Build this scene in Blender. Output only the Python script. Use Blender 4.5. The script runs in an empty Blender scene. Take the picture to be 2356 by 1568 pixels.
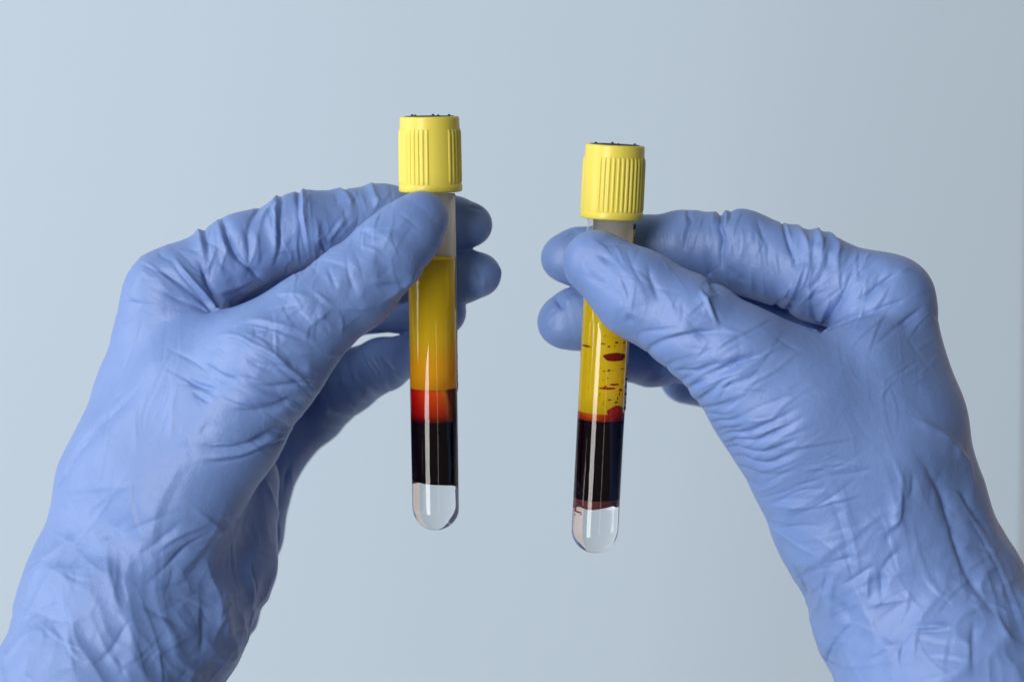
import bpy, bmesh, math, random, time
import numpy as np
from mathutils import Vector, Matrix
from mathutils.bvhtree import BVHTree
random.seed(7)
T0 = time.time()
sc = bpy.context.scene
COL = sc.collection
MM = 0.001

# ------------------------------------------------------------------ camera
# The scene is laid out in millimetres in a frame that is level with the camera
# (x right, y up, z towards the camera, origin where the lens axis meets the tubes)
# and then turned into the world, where the camera looks 8 degrees downwards.
CAMD = 560.0
PITCH = math.radians(8.0)
CENTER = Vector((0, 0, 1.35))
ex = Vector((1, 0, 0))
ez = Vector((0, -math.cos(PITCH), math.sin(PITCH)))     # towards the camera
ey = ez.cross(ex)
M_CAM = Matrix((ex, ey, ez)).transposed().to_4x4()
M_CAM.translation = CENTER
R3 = np.array([list(ex), list(ey), list(ez)]).T         # columns
C3 = np.array(list(CENTER))

def W(p):                                                # mm, camera level -> world metres
    return C3 + (np.asarray(p, float) * MM) @ R3.T

cam_d = bpy.data.cameras.new("camera")
cam = bpy.data.objects.new("camera", cam_d)
COL.objects.link(cam)
cm = M_CAM.copy(); cm.translation = CENTER + ez * CAMD * MM
cam.matrix_world = cm
cam_d.sensor_width = 36.0
cam_d.lens = 36.0 * CAMD / 268.0
cam_d.clip_start = 0.02; cam_d.clip_end = 50
cam_d.dof.use_dof = True
cam_d.dof.focus_distance = (CAMD - 8) * MM
cam_d.dof.aperture_fstop = 9.0
sc.camera = cam

# ------------------------------------------------------------------ world + lamps
world = bpy.data.worlds.new("World"); sc.world = world
world.use_nodes = True
bg = world.node_tree.nodes["Background"]
bg.inputs[0].default_value = (0.88, 0.94, 1.0, 1)
bg.inputs[1].default_value = 0.11

def area(name, az, el, dist, sx, sy, power, col):
    """a window-like lamp; az from the camera direction (negative = left), el up"""
    a, e = math.radians(az), math.radians(el)
    p = np.array([math.sin(a) * math.cos(e), math.sin(e), math.cos(a) * math.cos(e)]) * dist * 1000
    l = bpy.data.lights.new(name, 'AREA'); l.shape = 'RECTANGLE'
    l.size = sx; l.size_y = sy; l.energy = power; l.color = col
    o = bpy.data.objects.new(name, l); COL.objects.link(o)
    wp = Vector(W(p))
    o.location = wp
    o.rotation_euler = (CENTER - wp).to_track_quat('-Z', 'Y').to_euler()
    return o
area("window_light", -33, 4, 2.2, 0.80, 3.3, 71, (1.0, 0.97, 0.945))
area("side_window_light", -80, 16, 2.3, 1.3, 2.1, 36, (1.0, 0.97, 0.95))
area("far_window_light", 17, 4, 2.2, 0.16, 2.4, 2.0, (1.0, 0.98, 0.95))

sc.view_settings.view_transform = 'Standard'
sc.view_settings.look = 'None'
sc.view_settings.exposure = 0.0
sc.view_settings.gamma = 1.0
sc.render.engine = 'CYCLES'
sc.cycles.use_denoising = True
sc.cycles.max_bounces = 16
sc.cycles.transmission_bounces = 14
sc.cycles.glossy_bounces = 6
sc.cycles.diffuse_bounces = 4
sc.cycles.transparent_max_bounces = 12
sc.cycles.blur_glossy = 0.3
sc.cycles.sample_clamp_indirect = 6.0

# ------------------------------------------------------------------ helpers
ZS = 268.0 / 2356.0                                      # mm per layout pixel at the tube
def tilt(py):                                            # the tubes lean with the camera pitch
    return (745 - py) * 13.5 / 953.0
def P(px, py, z=0.0, shear=True):
    """layout position + depth (mm towards the camera, from the tubes' plane) -> mm"""
    zz = z + (tilt(py) if shear else 0)
    f = (CAMD - zz) / CAMD * ZS
    return np.array([(px - 1178) * f, (784 - py) * f, zz])
def RAD(r, z, py):
    return r * ZS * (CAMD - (z + tilt(py))) / CAMD

def mesh_obj(name, verts, faces, mat, parent=None, smooth=True, world_verts=False):
    me = bpy.data.meshes.new(name)
    v = np.asarray(verts, float)
    if not world_verts: v = W(v)
    me.from_pydata(v.tolist(), [], [list(map(int, f)) for f in faces]); me.update()
    if smooth: me.polygons.foreach_set("use_smooth", [True] * len(me.polygons))
    if mat: me.materials.append(mat)
    o = bpy.data.objects.new(name, me); COL.objects.link(o)
    if parent is not None:
        o.parent = parent
        o.matrix_parent_inverse = parent_inv(parent)
    return o
def parent_inv(p):
    m = p.matrix_basis.copy()
    while p.parent is not None:
        m = p.parent.matrix_basis @ p.matrix_parent_inverse @ m if False else m
        p = p.parent
    return m.inverted()

def nodes(name):
    m = bpy.data.materials.new(name); m.use_nodes = True
    nt = m.node_tree; nt.nodes.clear()
    out = nt.nodes.new("ShaderNodeOutputMaterial")
    return m, nt, out
def N(nt, typ, **kw):
    n = nt.nodes.new(typ)
    for k, v in kw.items():
        if k in n.inputs: n.inputs[k].default_value = v
        else: setattr(n, k, v)
    return n
def lin(r, g, b):
    f = lambda c: (c / 255 / 12.92) if c / 255 <= 0.04045 else ((c / 255 + 0.055) / 1.055) ** 2.4
    return (f(r), f(g), f(b), 1)

# ------------------------------------------------------------------ materials
def mat_glove():
    m, nt, out = nodes("nitrile_glove")
    b = N(nt, "ShaderNodeBsdfPrincipled", Roughness=0.42)
    b.inputs["Specular IOR Level"].default_value = 0.40
    b.inputs["Sheen Weight"].default_value = 0.03
    b.inputs["Sheen Roughness"].default_value = 0.45
    b.inputs["Subsurface Weight"].default_value = 0.0
    tc = N(nt, "ShaderNodeTexCoord")
    n1 = N(nt, "ShaderNodeTexNoise", Scale=38.0, Detail=5.0, Roughness=0.6)
    n2 = N(nt, "ShaderNodeTexNoise", Scale=420.0, Detail=3.0, Roughness=0.6)
    cr = N(nt, "ShaderNodeValToRGB")
    cr.color_ramp.elements[0].position = 0.3; cr.color_ramp.elements[0].color = (0.133, 0.222, 0.485, 1)
    cr.color_ramp.elements[1].position = 0.75; cr.color_ramp.elements[1].color = (0.152, 0.248, 0.525, 1)
    nt.links.new(tc.outputs["Object"], n1.inputs["Vector"])
    nt.links.new(tc.outputs["Object"], n2.inputs["Vector"])
    nt.links.new(n1.outputs["Fac"], cr.inputs["Fac"])
    nt.links.new(cr.outputs["Color"], b.inputs["Base Color"])
    n3 = N(nt, "ShaderNodeTexNoise", Scale=2600.0, Detail=2.0, Roughness=0.5)
    nt.links.new(tc.outputs["Object"], n3.inputs["Vector"])
    bu = N(nt, "ShaderNodeBump", Strength=0.18, Distance=0.00035)
    bu2 = N(nt, "ShaderNodeBump", Strength=0.16, Distance=0.0009)
    nt.links.new(n3.outputs["Fac"], bu.inputs["Height"])
    nt.links.new(n2.outputs["Fac"], bu2.inputs["Height"])
    nt.links.new(bu2.outputs["Normal"], bu.inputs["Normal"])
    nt.links.new(bu.outputs["Normal"], b.inputs["Normal"])
    rr = N(nt, "ShaderNodeMapRange"); rr.inputs[3].default_value = 0.34; rr.inputs[4].default_value = 0.50
    nt.links.new(n2.outputs["Fac"], rr.inputs[0]); nt.links.new(rr.outputs[0], b.inputs["Roughness"])
    nt.links.new(b.outputs[0], out.inputs[0])
    return m
def mat_simple(name, col, rough=0.5, spec=0.5, bump=0.0, scale=900, var=0.06, sss=0.0):
    m, nt, out = nodes(name)
    b = N(nt, "ShaderNodeBsdfPrincipled", Roughness=rough)
    b.inputs["Specular IOR Level"].default_value = spec
    tc = N(nt, "ShaderNodeTexCoord")
    n1 = N(nt, "ShaderNodeTexNoise", Scale=scale * 0.2, Detail=4.0)
    nt.links.new(tc.outputs["Object"], n1.inputs["Vector"])
    mx = N(nt, "ShaderNodeMix", data_type='RGBA')
    mx.inputs[6].default_value = tuple(c * (1 - var) for c in col[:3]) + (1,)
    mx.inputs[7].default_value = tuple(min(1, c * (1 + var)) for c in col[:3]) + (1,)
    nt.links.new(n1.outputs["Fac"], mx.inputs[0])
    nt.links.new(mx.outputs[2], b.inputs["Base Color"])
    if sss:
        b.inputs["Subsurface Weight"].default_value = sss
        b.inputs["Subsurface Radius"].default_value = (0.002, 0.0015, 0.0004)
        b.inputs["Subsurface Scale"].default_value = 1.0
    if bump:
        n2 = N(nt, "ShaderNodeTexNoise", Scale=scale, Detail=3.0)
        nt.links.new(tc.outputs["Object"], n2.inputs["Vector"])
        bu = N(nt, "ShaderNodeBump", Strength=bump, Distance=0.0005)
        nt.links.new(n2.outputs["Fac"], bu.inputs["Height"])
        nt.links.new(bu.outputs["Normal"], b.inputs["Normal"])
    nt.links.new(b.outputs[0], out.inputs[0])
    return m
def mat_glass(name, ior=1.5, col=(1, 1, 1, 1), rough=0.0):
    m, nt, out = nodes(name)
    g = N(nt, "ShaderNodeBsdfGlass", Color=col, IOR=ior, Roughness=rough)
    nt.links.new(g.outputs[0], out.inputs[0])
    return m
def mat_liquid(name, ramp, murk, ior=1.34, rough=0.0, noise=0.0):
    """clear coloured liquid, a little cloudy; ramp = list of (position along the tube 0..1, tint, cloud colour)"""
    m, nt, out = nodes(name)
    tc = N(nt, "ShaderNodeTexCoord")
    sp = N(nt, "ShaderNodeSeparateXYZ")
    nt.links.new(tc.outputs["Generated"], sp.inputs[0])
    src = sp.outputs["Z"]
    if noise:
        nz = N(nt, "ShaderNodeTexNoise", Scale=3.0, Detail=5.0)
        mp = N(nt, "ShaderNodeMapping"); mp.inputs["Scale"].default_value = (1, 1, 2.2)
        nt.links.new(tc.outputs["Generated"], mp.inputs[0]); nt.links.new(mp.outputs[0], nz.inputs["Vector"])
        ma = N(nt, "ShaderNodeMath", operation='MULTIPLY_ADD'); ma.inputs[1].default_value = noise; 
        nt.links.new(nz.outputs["Fac"], ma.inputs[0]); nt.links.new(src, ma.inputs[2])
        sb = N(nt, "ShaderNodeMath", operation='SUBTRACT'); sb.inputs[1].default_value = noise * 0.5
        nt.links.new(ma.outputs[0], sb.inputs[0]); src = sb.outputs[0]
    def rp(k):
        cr = N(nt, "ShaderNodeValToRGB"); e = cr.color_ramp.elements
        while len(e) < len(ramp): e.new(0.5)
        for i, r in enumerate(ramp):
            e[i].position = r[0]; e[i].color = r[k]
        nt.links.new(src, cr.inputs[0]); return cr.outputs[0]
    g = N(nt, "ShaderNodeBsdfGlass", IOR=ior, Roughness=rough)
    nt.links.new(rp(1), g.inputs["Color"])
    tr = N(nt, "ShaderNodeBsdfTranslucent"); di = N(nt, "ShaderNodeBsdfDiffuse")
    c2 = rp(2)
    nt.links.new(c2, tr.inputs["Color"]); nt.links.new(c2, di.inputs["Color"])
    mx = N(nt, "ShaderNodeMixShader"); mx.inputs[0].default_value = 0.78
    nt.links.new(tr.outputs[0], mx.inputs[1]); nt.links.new(di.outputs[0], mx.inputs[2])
    m2 = N(nt, "ShaderNodeMixShader"); m2.inputs[0].default_value = murk
    nt.links.new(g.outputs[0], m2.inputs[1]); nt.links.new(mx.outputs[0], m2.inputs[2])
    nt.links.new(m2.outputs[0], out.inputs[0])
    return m

GLOVE = mat_glove()
YELLOW = mat_simple("yellow_plastic", (0.67, 0.57, 0.080, 1), 0.34, 0.45, 0.05, 700, 0.03, 0.12)
RUBBER = mat_simple("dark_rubber", (0.035, 0.037, 0.045, 1), 0.55, 0.4, 0.1, 900)
def mat_wallplastic():
    m, nt, out = nodes("clear_plastic")
    t = N(nt, "ShaderNodeBsdfTransparent", Color=(0.985, 0.985, 0.98, 1))
    g = N(nt, "ShaderNodeBsdfGlossy", Roughness=0.035, Color=(1, 1, 1, 1))
    lw = N(nt, "ShaderNodeLayerWeight", Blend=0.5)
    pw = N(nt, "ShaderNodeMath", operation='POWER'); pw.inputs[1].default_value = 5.0
    nt.links.new(lw.outputs["Facing"], pw.inputs[0])
    fr = N(nt, "ShaderNodeMath", operation='MULTIPLY_ADD'); fr.inputs[1].default_value = 0.55; fr.inputs[2].default_value = 0.045
    nt.links.new(pw.outputs[0], fr.inputs[0])
    mx = N(nt, "ShaderNodeMixShader")
    # the inner face lies against the liquid and does not reflect
    ge = N(nt, "ShaderNodeNewGeometry"); iv = N(nt, "ShaderNodeMath", operation='SUBTRACT'); iv.inputs[0].default_value = 1.0
    nt.links.new(ge.outputs["Backfacing"], iv.inputs[1])
    mu = N(nt, "ShaderNodeMath", operation='MULTIPLY'); nt.links.new(fr.outputs[0], mu.inputs[0]); nt.links.new(iv.outputs[0], mu.inputs[1])
    nt.links.new(mu.outputs[0], mx.inputs[0]); nt.links.new(t.outputs[0], mx.inputs[1]); nt.links.new(g.outputs[0], mx.inputs[2])
    nt.links.new(mx.outputs[0], out.inputs[0])
    return m
PLASTIC = mat_wallplastic()
def mat_gel():
    m, nt, out = nodes("clear_gel")
    g = N(nt, "ShaderNodeBsdfRefraction", Color=(0.99, 0.99, 0.99, 1), IOR=1.5, Roughness=0.0)
    d = N(nt, "ShaderNodeBsdfTranslucent", Color=(0.9, 0.9, 0.9, 1))
    mx = N(nt, "ShaderNodeMixShader"); mx.inputs[0].default_value = 0.04
    nt.links.new(g.outputs[0], mx.inputs[1]); nt.links.new(d.outputs[0], mx.inputs[2]); nt.links.new(mx.outputs[0], out.inputs[0])
    return m
GELMAT = mat_gel()
BLOOD = mat_simple("dark_blood", (0.004, 0.0006, 0.0012, 1), 0.3, 0.0, 0, 900)
def mat_film(name, col, see):
    """a thin film of blood that lets a little of the yellow behind it through"""
    m, nt, out = nodes(name)
    d = N(nt, "ShaderNodeBsdfDiffuse"); t = N(nt, "ShaderNodeBsdfTransparent", Color=(0.95, 0.35, 0.10, 1))
    tc = N(nt, "ShaderNodeTexCoord"); nz = N(nt, "ShaderNodeTexNoise", Scale=1800.0, Detail=3.0)
    nt.links.new(tc.outputs["Object"], nz.inputs["Vector"])
    cr = N(nt, "ShaderNodeValToRGB"); e = cr.color_ramp.elements
    e[0].position = 0.3; e[0].color = tuple(c * 0.6 for c in col) + (1,); e[1].position = 0.7; e[1].color = tuple(c * 1.5 for c in col) + (1,)
    nt.links.new(nz.outputs["Fac"], cr.inputs[0]); nt.links.new(cr.outputs[0], d.inputs["Color"])
    mr = N(nt, "ShaderNodeMapRange"); mr.inputs[3].default_value = max(0, see - 0.12); mr.inputs[4].default_value = see + 0.12
    nt.links.new(nz.outputs["Fac"], mr.inputs[0])
    mx = N(nt, "ShaderNodeMixShader"); nt.links.new(mr.outputs[0], mx.inputs[0])
    nt.links.new(d.outputs[0], mx.inputs[1]); nt.links.new(t.outputs[0], mx.inputs[2]); nt.links.new(mx.outputs[0], out.inputs[0])
    return m
DROP = mat_film("blood_drop_red", (0.17, 0.010, 0.001), 0.22)
RESFILM = mat_film("thin_brown_red_film", (0.20, 0.045, 0.04), 0.4)
SMEAR = mat_film("fresh_blood_red", (0.34, 0.014, 0.001), 0.35)
RESIDUE = mat_simple("brown_red_clot", (0.075, 0.012, 0.012, 1), 0.5, 0.2, 0, 4000, 0.7)
def mat_paper():
    m, nt, out = nodes("label_paper")
    d = N(nt, "ShaderNodeBsdfDiffuse", Color=(0.76, 0.74, 0.71, 1)); t = N(nt, "ShaderNodeBsdfTranslucent", Color=(0.75, 0.74, 0.72, 1))
    tc = N(nt, "ShaderNodeTexCoord"); nz = N(nt, "ShaderNodeTexNoise", Scale=900.0)
    nt.links.new(tc.outputs["Object"], nz.inputs["Vector"])
    bu = N(nt, "ShaderNodeBump", Strength=0.06, Distance=0.0003); nt.links.new(nz.outputs["Fac"], bu.inputs["Height"]); nt.links.new(bu.outputs[0], d.inputs["Normal"])
    mx = N(nt, "ShaderNodeMixShader"); mx.inputs[0].default_value = 0.5
    nt.links.new(d.outputs[0], mx.inputs[1]); nt.links.new(t.outputs[0], mx.inputs[2]); nt.links.new(mx.outputs[0], out.inputs[0])
    return m
PAPER = mat_paper()
INK = mat_simple("black_ink", (0.008, 0.008, 0.01, 1), 0.5, 0.3)
YINK = mat_simple("yellow_print", (0.70, 0.55, 0.02, 1), 0.5, 0.3)

# ------------------------------------------------------------------ backdrop
def mat_wall():
    m, nt, out = nodes("pale_blue_backdrop")
    b = N(nt, "ShaderNodeBsdfPrincipled", Roughness=0.85)
    b.inputs["Specular IOR Level"].default_value = 0.2
    tc = N(nt, "ShaderNodeTexCoord")
    n1 = N(nt, "ShaderNodeTexNoise", Scale=3.0, Detail=3.0)
    nt.links.new(tc.outputs["Object"], n1.inputs["Vector"])
    mx = N(nt, "ShaderNodeMix", data_type='RGBA')
    mx.inputs[6].default_value = (0.462, 0.562, 0.662, 1)
    mx.inputs[7].default_value = (0.476, 0.576, 0.676, 1)
    nt.links.new(n1.outputs["Fac"], mx.inputs[0]); nt.links.new(mx.outputs[2], b.inputs["Base Color"])
    n2 = N(nt, "ShaderNodeTexNoise", Scale=500.0, Detail=3.0)
    nt.links.new(tc.outputs["Object"], n2.inputs["Vector"])
    bu = N(nt, "ShaderNodeBump", Strength=0.1, Distance=0.001)
    nt.links.new(n2.outputs["Fac"], bu.inputs["Height"]); nt.links.new(bu.outputs["Normal"], b.inputs["Normal"])
    nt.links.new(b.outputs[0], out.inputs[0])
    return m
BZ = -520.0
def sheet(name, x0, x1, y0, y1, z, mat, th=4.0):
    v = [(x, y, zz) for zz in (z - th, z) for y in (y0, y1) for x in (x0, x1)]
    f = [(4, 5, 7, 6), (0, 2, 3, 1), (0, 1, 5, 4), (2, 6, 7, 3), (0, 4, 6, 2), (1, 3, 7, 5)]
    return mesh_obj(name, v, f, mat, smooth=False)
fb = (CAMD - BZ) / CAMD
def backdrop():
    zb, zt = BZ - 3, BZ
    f1 = 268 / 2500 * fb
    xe = lambda y: (1254 - (832 - y / f1 - 900) * 0.016) * f1     # the right edge runs slightly slanted
    v = [(x, y, z) for z in (zb, zt) for y in (-1200, 1200) for x in (-1500, xe(y))]
    f = [(4, 5, 7, 6), (0, 2, 3, 1), (0, 1, 5, 4), (2, 6, 7, 3), (0, 4, 6, 2), (1, 3, 7, 5)]
    return mesh_obj("backdrop", v, f, mat_wall(), smooth=False)
wall = backdrop()
wall["kind"] = "structure"
PINK = mat_simple("warm_wall_paint", (0.76, 0.70, 0.70, 1), 0.85, 0.2)
w2 = sheet("wall", -1800, 1800, -1500, 1500, BZ - 5, PINK)
w2["kind"] = "structure"

# ------------------------------------------------------------------ tubes
TUBES = {
    "L": dict(top=P(989.5, 356, 0), bot=P(1003, 1220, 0), roll=0.0),
    "R": dict(top=P(1411, 420, 0), bot=P(1366, 1272, 0), roll=0.0),
}
RT = 6.30                                                 # tube radius mm
for t in TUBES.values():
    a = t["top"] - t["bot"]; L = np.linalg.norm(a); a /= L
    t["len"] = L; t["ax"] = a
    toc = np.array([0, 0, CAMD]) - (t["top"] + t["bot"]) / 2
    f = toc - a * np.dot(toc, a); f /= np.linalg.norm(f)
    t["front"] = f; t["right"] = np.cross(a, f)

def tube_h(t, py):
    """height along the tube axis (mm from the bottom) that shows at layout row py"""
    lo, hi = -5.0, t["len"] + 30
    for _ in range(50):
        m = (lo + hi) / 2; p = t["bot"] + t["ax"] * m
        y = 784 - p[1] / (ZS * (CAMD - p[2]) / CAMD)
        if y > py: lo = m
        else: hi = m
    return (lo + hi) / 2
def revolve(prof, t, seg=72, a0=0.0, a1=2 * math.pi, close=True):
    """prof = [(radius, height)]; angle 0 faces the camera and grows to the right"""
    n = seg if close else seg + 1
    V, F = [], []
    for (r, h) in prof:
        for i in range(n):
            a = a0 + (a1 - a0) * i / seg
            V.append(t["bot"] + t["ax"] * h + (t["front"] * math.cos(a) + t["right"] * math.sin(a)) * r)
    for j in range(len(prof) - 1):
        for i in range(seg):
            k = (i + 1) % n
            F.append((j * n + i, j * n + k, (j + 1) * n + k, (j + 1) * n + i))
    return V, F
def caps(V, F, n, nrows, lo=True, hi=True):
    if lo: F.append(tuple(range(n))[::-1])
    if hi: F.append(tuple(range((nrows - 1) * n, nrows * n)))
    return V, F
def fix_normals(o):
    bm = bmesh.new(); bm.from_mesh(o.data)
    bmesh.ops.remove_doubles(bm, verts=bm.verts, dist=1e-7)
    bmesh.ops.recalc_face_normals(bm, faces=bm.faces); bm.to_mesh(o.data); bm.free()
    o.data.polygons.foreach_set("use_smooth", [True] * len(o.data.polygons))
def sharp(o, deg=35):
    me = o.data
    bm = bmesh.new(); bm.from_mesh(me)
    for e in bm.edges:
        if len(e.link_faces) == 2 and e.calc_face_angle(0) > math.radians(deg): e.smooth = False
    bm.to_mesh(me); bm.free()

def thing(name, loc, label, cat, group=None):
    o = bpy.data.objects.new(name, None); COL.objects.link(o)
    o.matrix_basis = Matrix.Translation(Vector(W(loc)))
    o.empty_display_size = 0.01
    o["label"] = label; o["category"] = cat
    if group: o["group"] = group
    return o
def parent_to(o, p, world_of_parent):
    o.parent = p
    o.matrix_parent_inverse = world_of_parent.inverted()

def hemi(r, n=10, y0=0.0):
    return [(r * math.sin(math.pi / 2 * k / n), y0 + r - r * math.cos(math.pi / 2 * k / n)) for k in range(1, n + 1)]

def build_tube(key, label, ys, gaps):
    t = TUBES[key]
    root = thing("test_tube", t["bot"], label, "blood tube", "capped blood collection tubes")
    RW = root.matrix_basis.copy()
    def add(name, V, F, mat, parent=None, sh=None):
        o = mesh_obj(name, V, F, mat)
        fix_normals(o)
        if sh: sharp(o, sh)
        p = parent or root
        o.parent = p
        o.matrix_parent_inverse = RW.inverted() if p is root else Matrix.Identity(4)
        return o
    h = {k: tube_h(t, v) for k, v in ys.items()}
    R, RI = RT, RT - 0.10
    # clear wall: one closed shell, open mouth hidden in the cap
    zc = h["capbot"] + 10
    bott = 0.25
    outer = [(0.001, 0.0)] + hemi(R, 12) + [(R, zc)]
    inner = [(RI, zc)] + hemi(RI, 12, bott)[::-1] + [(0.001, bott)]
    V, F = revolve(outer + inner, t)
    add("clear_wall", V, F, PLASTIC)
    e = -0.05
    RL = RI + e
    # clear separator gel at the bottom
    gt = h["gel"]
    def wavy(hh, amp, ph):                               # a level surface with a slightly uneven rim
        return lambda a: hh + amp * (math.sin(a + ph) + 0.4 * math.sin(3 * a + 2 * ph))
    def liquid(name, lo, hi, mat, flo=None, fhi=None, bottom=False, meniscus=0.0):
        seg = 72
        prof = []
        if bottom: prof = [(0.001, bott - e)] + [(r_, h_) for r_, h_ in hemi(RL, 12, bott - e)]
        else: prof = [(0.001, lo), (RL * 0.5, lo), (RL, lo)]
        nb = len(prof)
        ns = 6
        for k in range(1, ns): prof.append((RL, prof[nb - 1][1] + (hi - prof[nb - 1][1]) * k / ns))
        prof += [(RL, hi + meniscus), (RL * 0.9, hi + meniscus * 0.3), (RL * 0.5, hi), (0.001, hi)]
        V, F = revolve(prof, t, seg)
        V = np.array(V)
        hh = (V - t["bot"]) @ t["ax"]
        d = V - t["bot"] - np.outer(hh, t["ax"])
        ang = np.arctan2(d @ t["right"], d @ t["front"]); rr = np.linalg.norm(d, axis=1) / RL
        f = (hh - lo) / max(hi - lo, 1e-6)
        if fhi is not None:
            V += np.outer(np.clip(f, 0, 1) * np.array([fhi(a) for a in ang]) * rr, t["ax"])
        if flo is not None and not bottom:
            V += np.outer(np.clip(1 - f, 0, 1) * np.array([flo(a) for a in ang]) * rr, t["ax"])
        return add(name, V, F, mat)
    if key == "L":
        fg = lambda a: 0.85 * math.sin(-a + 0.25) + 0.12 * math.sin(3 * a)
    else:
        fg = lambda a: 0.55 * math.sin(a - 0.1) - 0.45 * math.cos(2 * a) + 0.12 * math.sin(5 * a)
    liquid("separator_gel", 0, gt - 0.02, GELMAT, None, fg, bottom=True)
    if key == "R":
        gb = gt + 1.7
        fb_ = lambda a: 0.12 * math.sin(2 * a) + 0.05 * math.sin(7 * a)
        liquid("clot_residue", gt + 0.02, gb - 0.02, RESIDUE, fg, fb_)
        liquid("blood_clot", gb + 0.02, h["blood"] - 0.02, BLOOD, fb_, None)
    else:
        liquid("blood_clot", gt + 0.02, h["blood"] - 0.02, BLOOD, fg, None)
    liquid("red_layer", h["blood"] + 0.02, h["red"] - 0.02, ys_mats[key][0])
    liquid("plasma", h["red"] + 0.02, h["fill"], ys_mats[key][1], meniscus=0.5)
    # label, wrapped round the far side
    a0, a1 = (math.radians(63), math.radians(228)) if key == "R" else (math.radians(83), math.radians(240))
    lt, lb = h["capbot"] - 0.6, h["labbot"]
    rl = R + 0.03
    V1, F1 = revolve([(rl, lb), (rl, lt)], t, 40, a0, a1, close=False)
    V2, F2 = revolve([(rl + 0.07, lb), (rl + 0.07, lt)], t, 40, a0, a1, close=False)
    n1 = len(V1); V = V1 + V2; F = list(F1) + [tuple(i + n1 for i in f[::-1]) for f in F2]
    for i in range(40):
        F.append((i, i + n1, i + 1 + n1, i + 1)); F.append((41 + i, 41 + i + 1, 41 + i + 1 + n1, 41 + i + n1))
    F.append((0, 41, 41 + n1, n1)); F.append((40, 40 + n1, 81 + n1, 81))
    lab = add("label", V, F, PAPER, sh=30)
    def on_label(ang, hh, off=0.16):
        return t["bot"] + t["ax"] * hh + (t["front"] * math.cos(ang) + t["right"] * math.sin(ang)) * (R + off)
    def patch(name, angs, hs, mat, off=0.165):
        V = [on_label(a, q, off) for q in hs for a in np.linspace(angs[0], angs[1], 7)]
        F = [(i, i + 1, i + 8, i + 7) for i in range(6)]
        o = mesh_obj(name, V, F, mat)
        o.parent = lab; o.matrix_parent_inverse = Matrix.Identity(4) 
        return o
    def glyph(ch, ang, hh, size, rot=0.0):
        cu = bpy.data.curves.new("digit", 'FONT'); cu.body = ch; cu.size = size; cu.align_x = 'CENTER'; cu.align_y = 'CENTER'
        to = bpy.data.objects.new("digit", cu); COL.objects.link(to)
        dg = bpy.context.evaluated_depsgraph_get()
        me = to.evaluated_get(dg).to_mesh()
        vs = np.array([list(v.co) for v in me.vertices]); fs = [tuple(p.vertices) for p in me.polygons]
        bpy.data.objects.remove(to)
        c_, s_ = math.cos(rot), math.sin(rot)
        V = []
        for x, y, _ in vs:
            u, v = x * c_ - y * s_, x * s_ + y * c_
            V.append(on_label(ang + u / R, hh + v, 0.19))
        o = mesh_obj("printed_digit", V, fs, INK, smooth=False)
        o.parent = lab; o.matrix_parent_inverse = Matrix.Identity(4)
    if key == "R":
        patch("printed_band", (a0, a0 + 1.5), (tube_h(t, 590), tube_h(t, 524)), YINK)
        patch("printed_bar", (a0, a0 + 1.0), (tube_h(t, 524), tube_h(t, 512)), INK, 0.18)
        glyph("6", a0 + 0.30, tube_h(t, 546), 4.2)
        glyph("5", a0 + 0.30, tube_h(t, 846), 4.2)
        glyph("2", a0 + 0.30, tube_h(t, 912), 4.2)
        for y in (866, 932): patch("printed_tick", (a0 + 0.02, a0 + 0.55), (tube_h(t, y + 2.5), tube_h(t, y - 2.5)), INK)
        for y in (884, 900): patch("printed_tick", (a0 + 0.02, a0 + 0.28), (tube_h(t, y + 2), tube_h(t, y - 2)), INK)
    else:
        for y in (690, 702, 712, 765, 776, 820, 868, 882, 888): patch("printed_tick", (a0 + 0.01, a0 + 0.25), (tube_h(t, y + 2.5), tube_h(t, y - 2.5)), INK)
    # screw cap
    c0, c1 = h["capbot"], h["captop"]
    H = c1 - c0
    k = lambda q: c0 + H * q
    prof = [(7.0, k(0.03)), (7.55, k(0)), (8.1, k(0.006)), (8.27, k(0.022)), (8.27, k(0.085)), (8.15, k(0.10)), (7.98, k(0.108)),
            (7.86, k(0.80)), (7.80, k(0.83)), (7.76, k(0.86)), (7.70, k(0.965)), (7.6, k(0.988)), (7.35, k(1.0)), (6.6, k(1.0)), (6.45, k(0.993)), (6.4, k(0.95)), (6.0, k(0.93)), (0.001, k(0.93)),
            (0.001, k(0.5)), (6.4, k(0.5)), (6.7, k(0.03)), (7.0, k(0.03))]
    V, F = revolve(prof, t, 120)
    cap = add("cap", V, F, YELLOW, sh=50)
    # ribs of the cap: one shared bar, set round the wall except on the smooth panels
    step = 2 * math.pi / 40
    rib0 = None
    bar = []
    hs = [(0.104, 0.0), (0.125, 0.20), (0.16, 0.26), (0.5, 0.28), (0.76, 0.28), (0.80, 0.22), (0.835, 0.02)]
    wds = [(-0.52, -0.12), (-0.34, 0.55), (-0.12, 0.95), (0.12, 0.95), (0.34, 0.55), (0.52, -0.12)]
    i = 0
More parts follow.
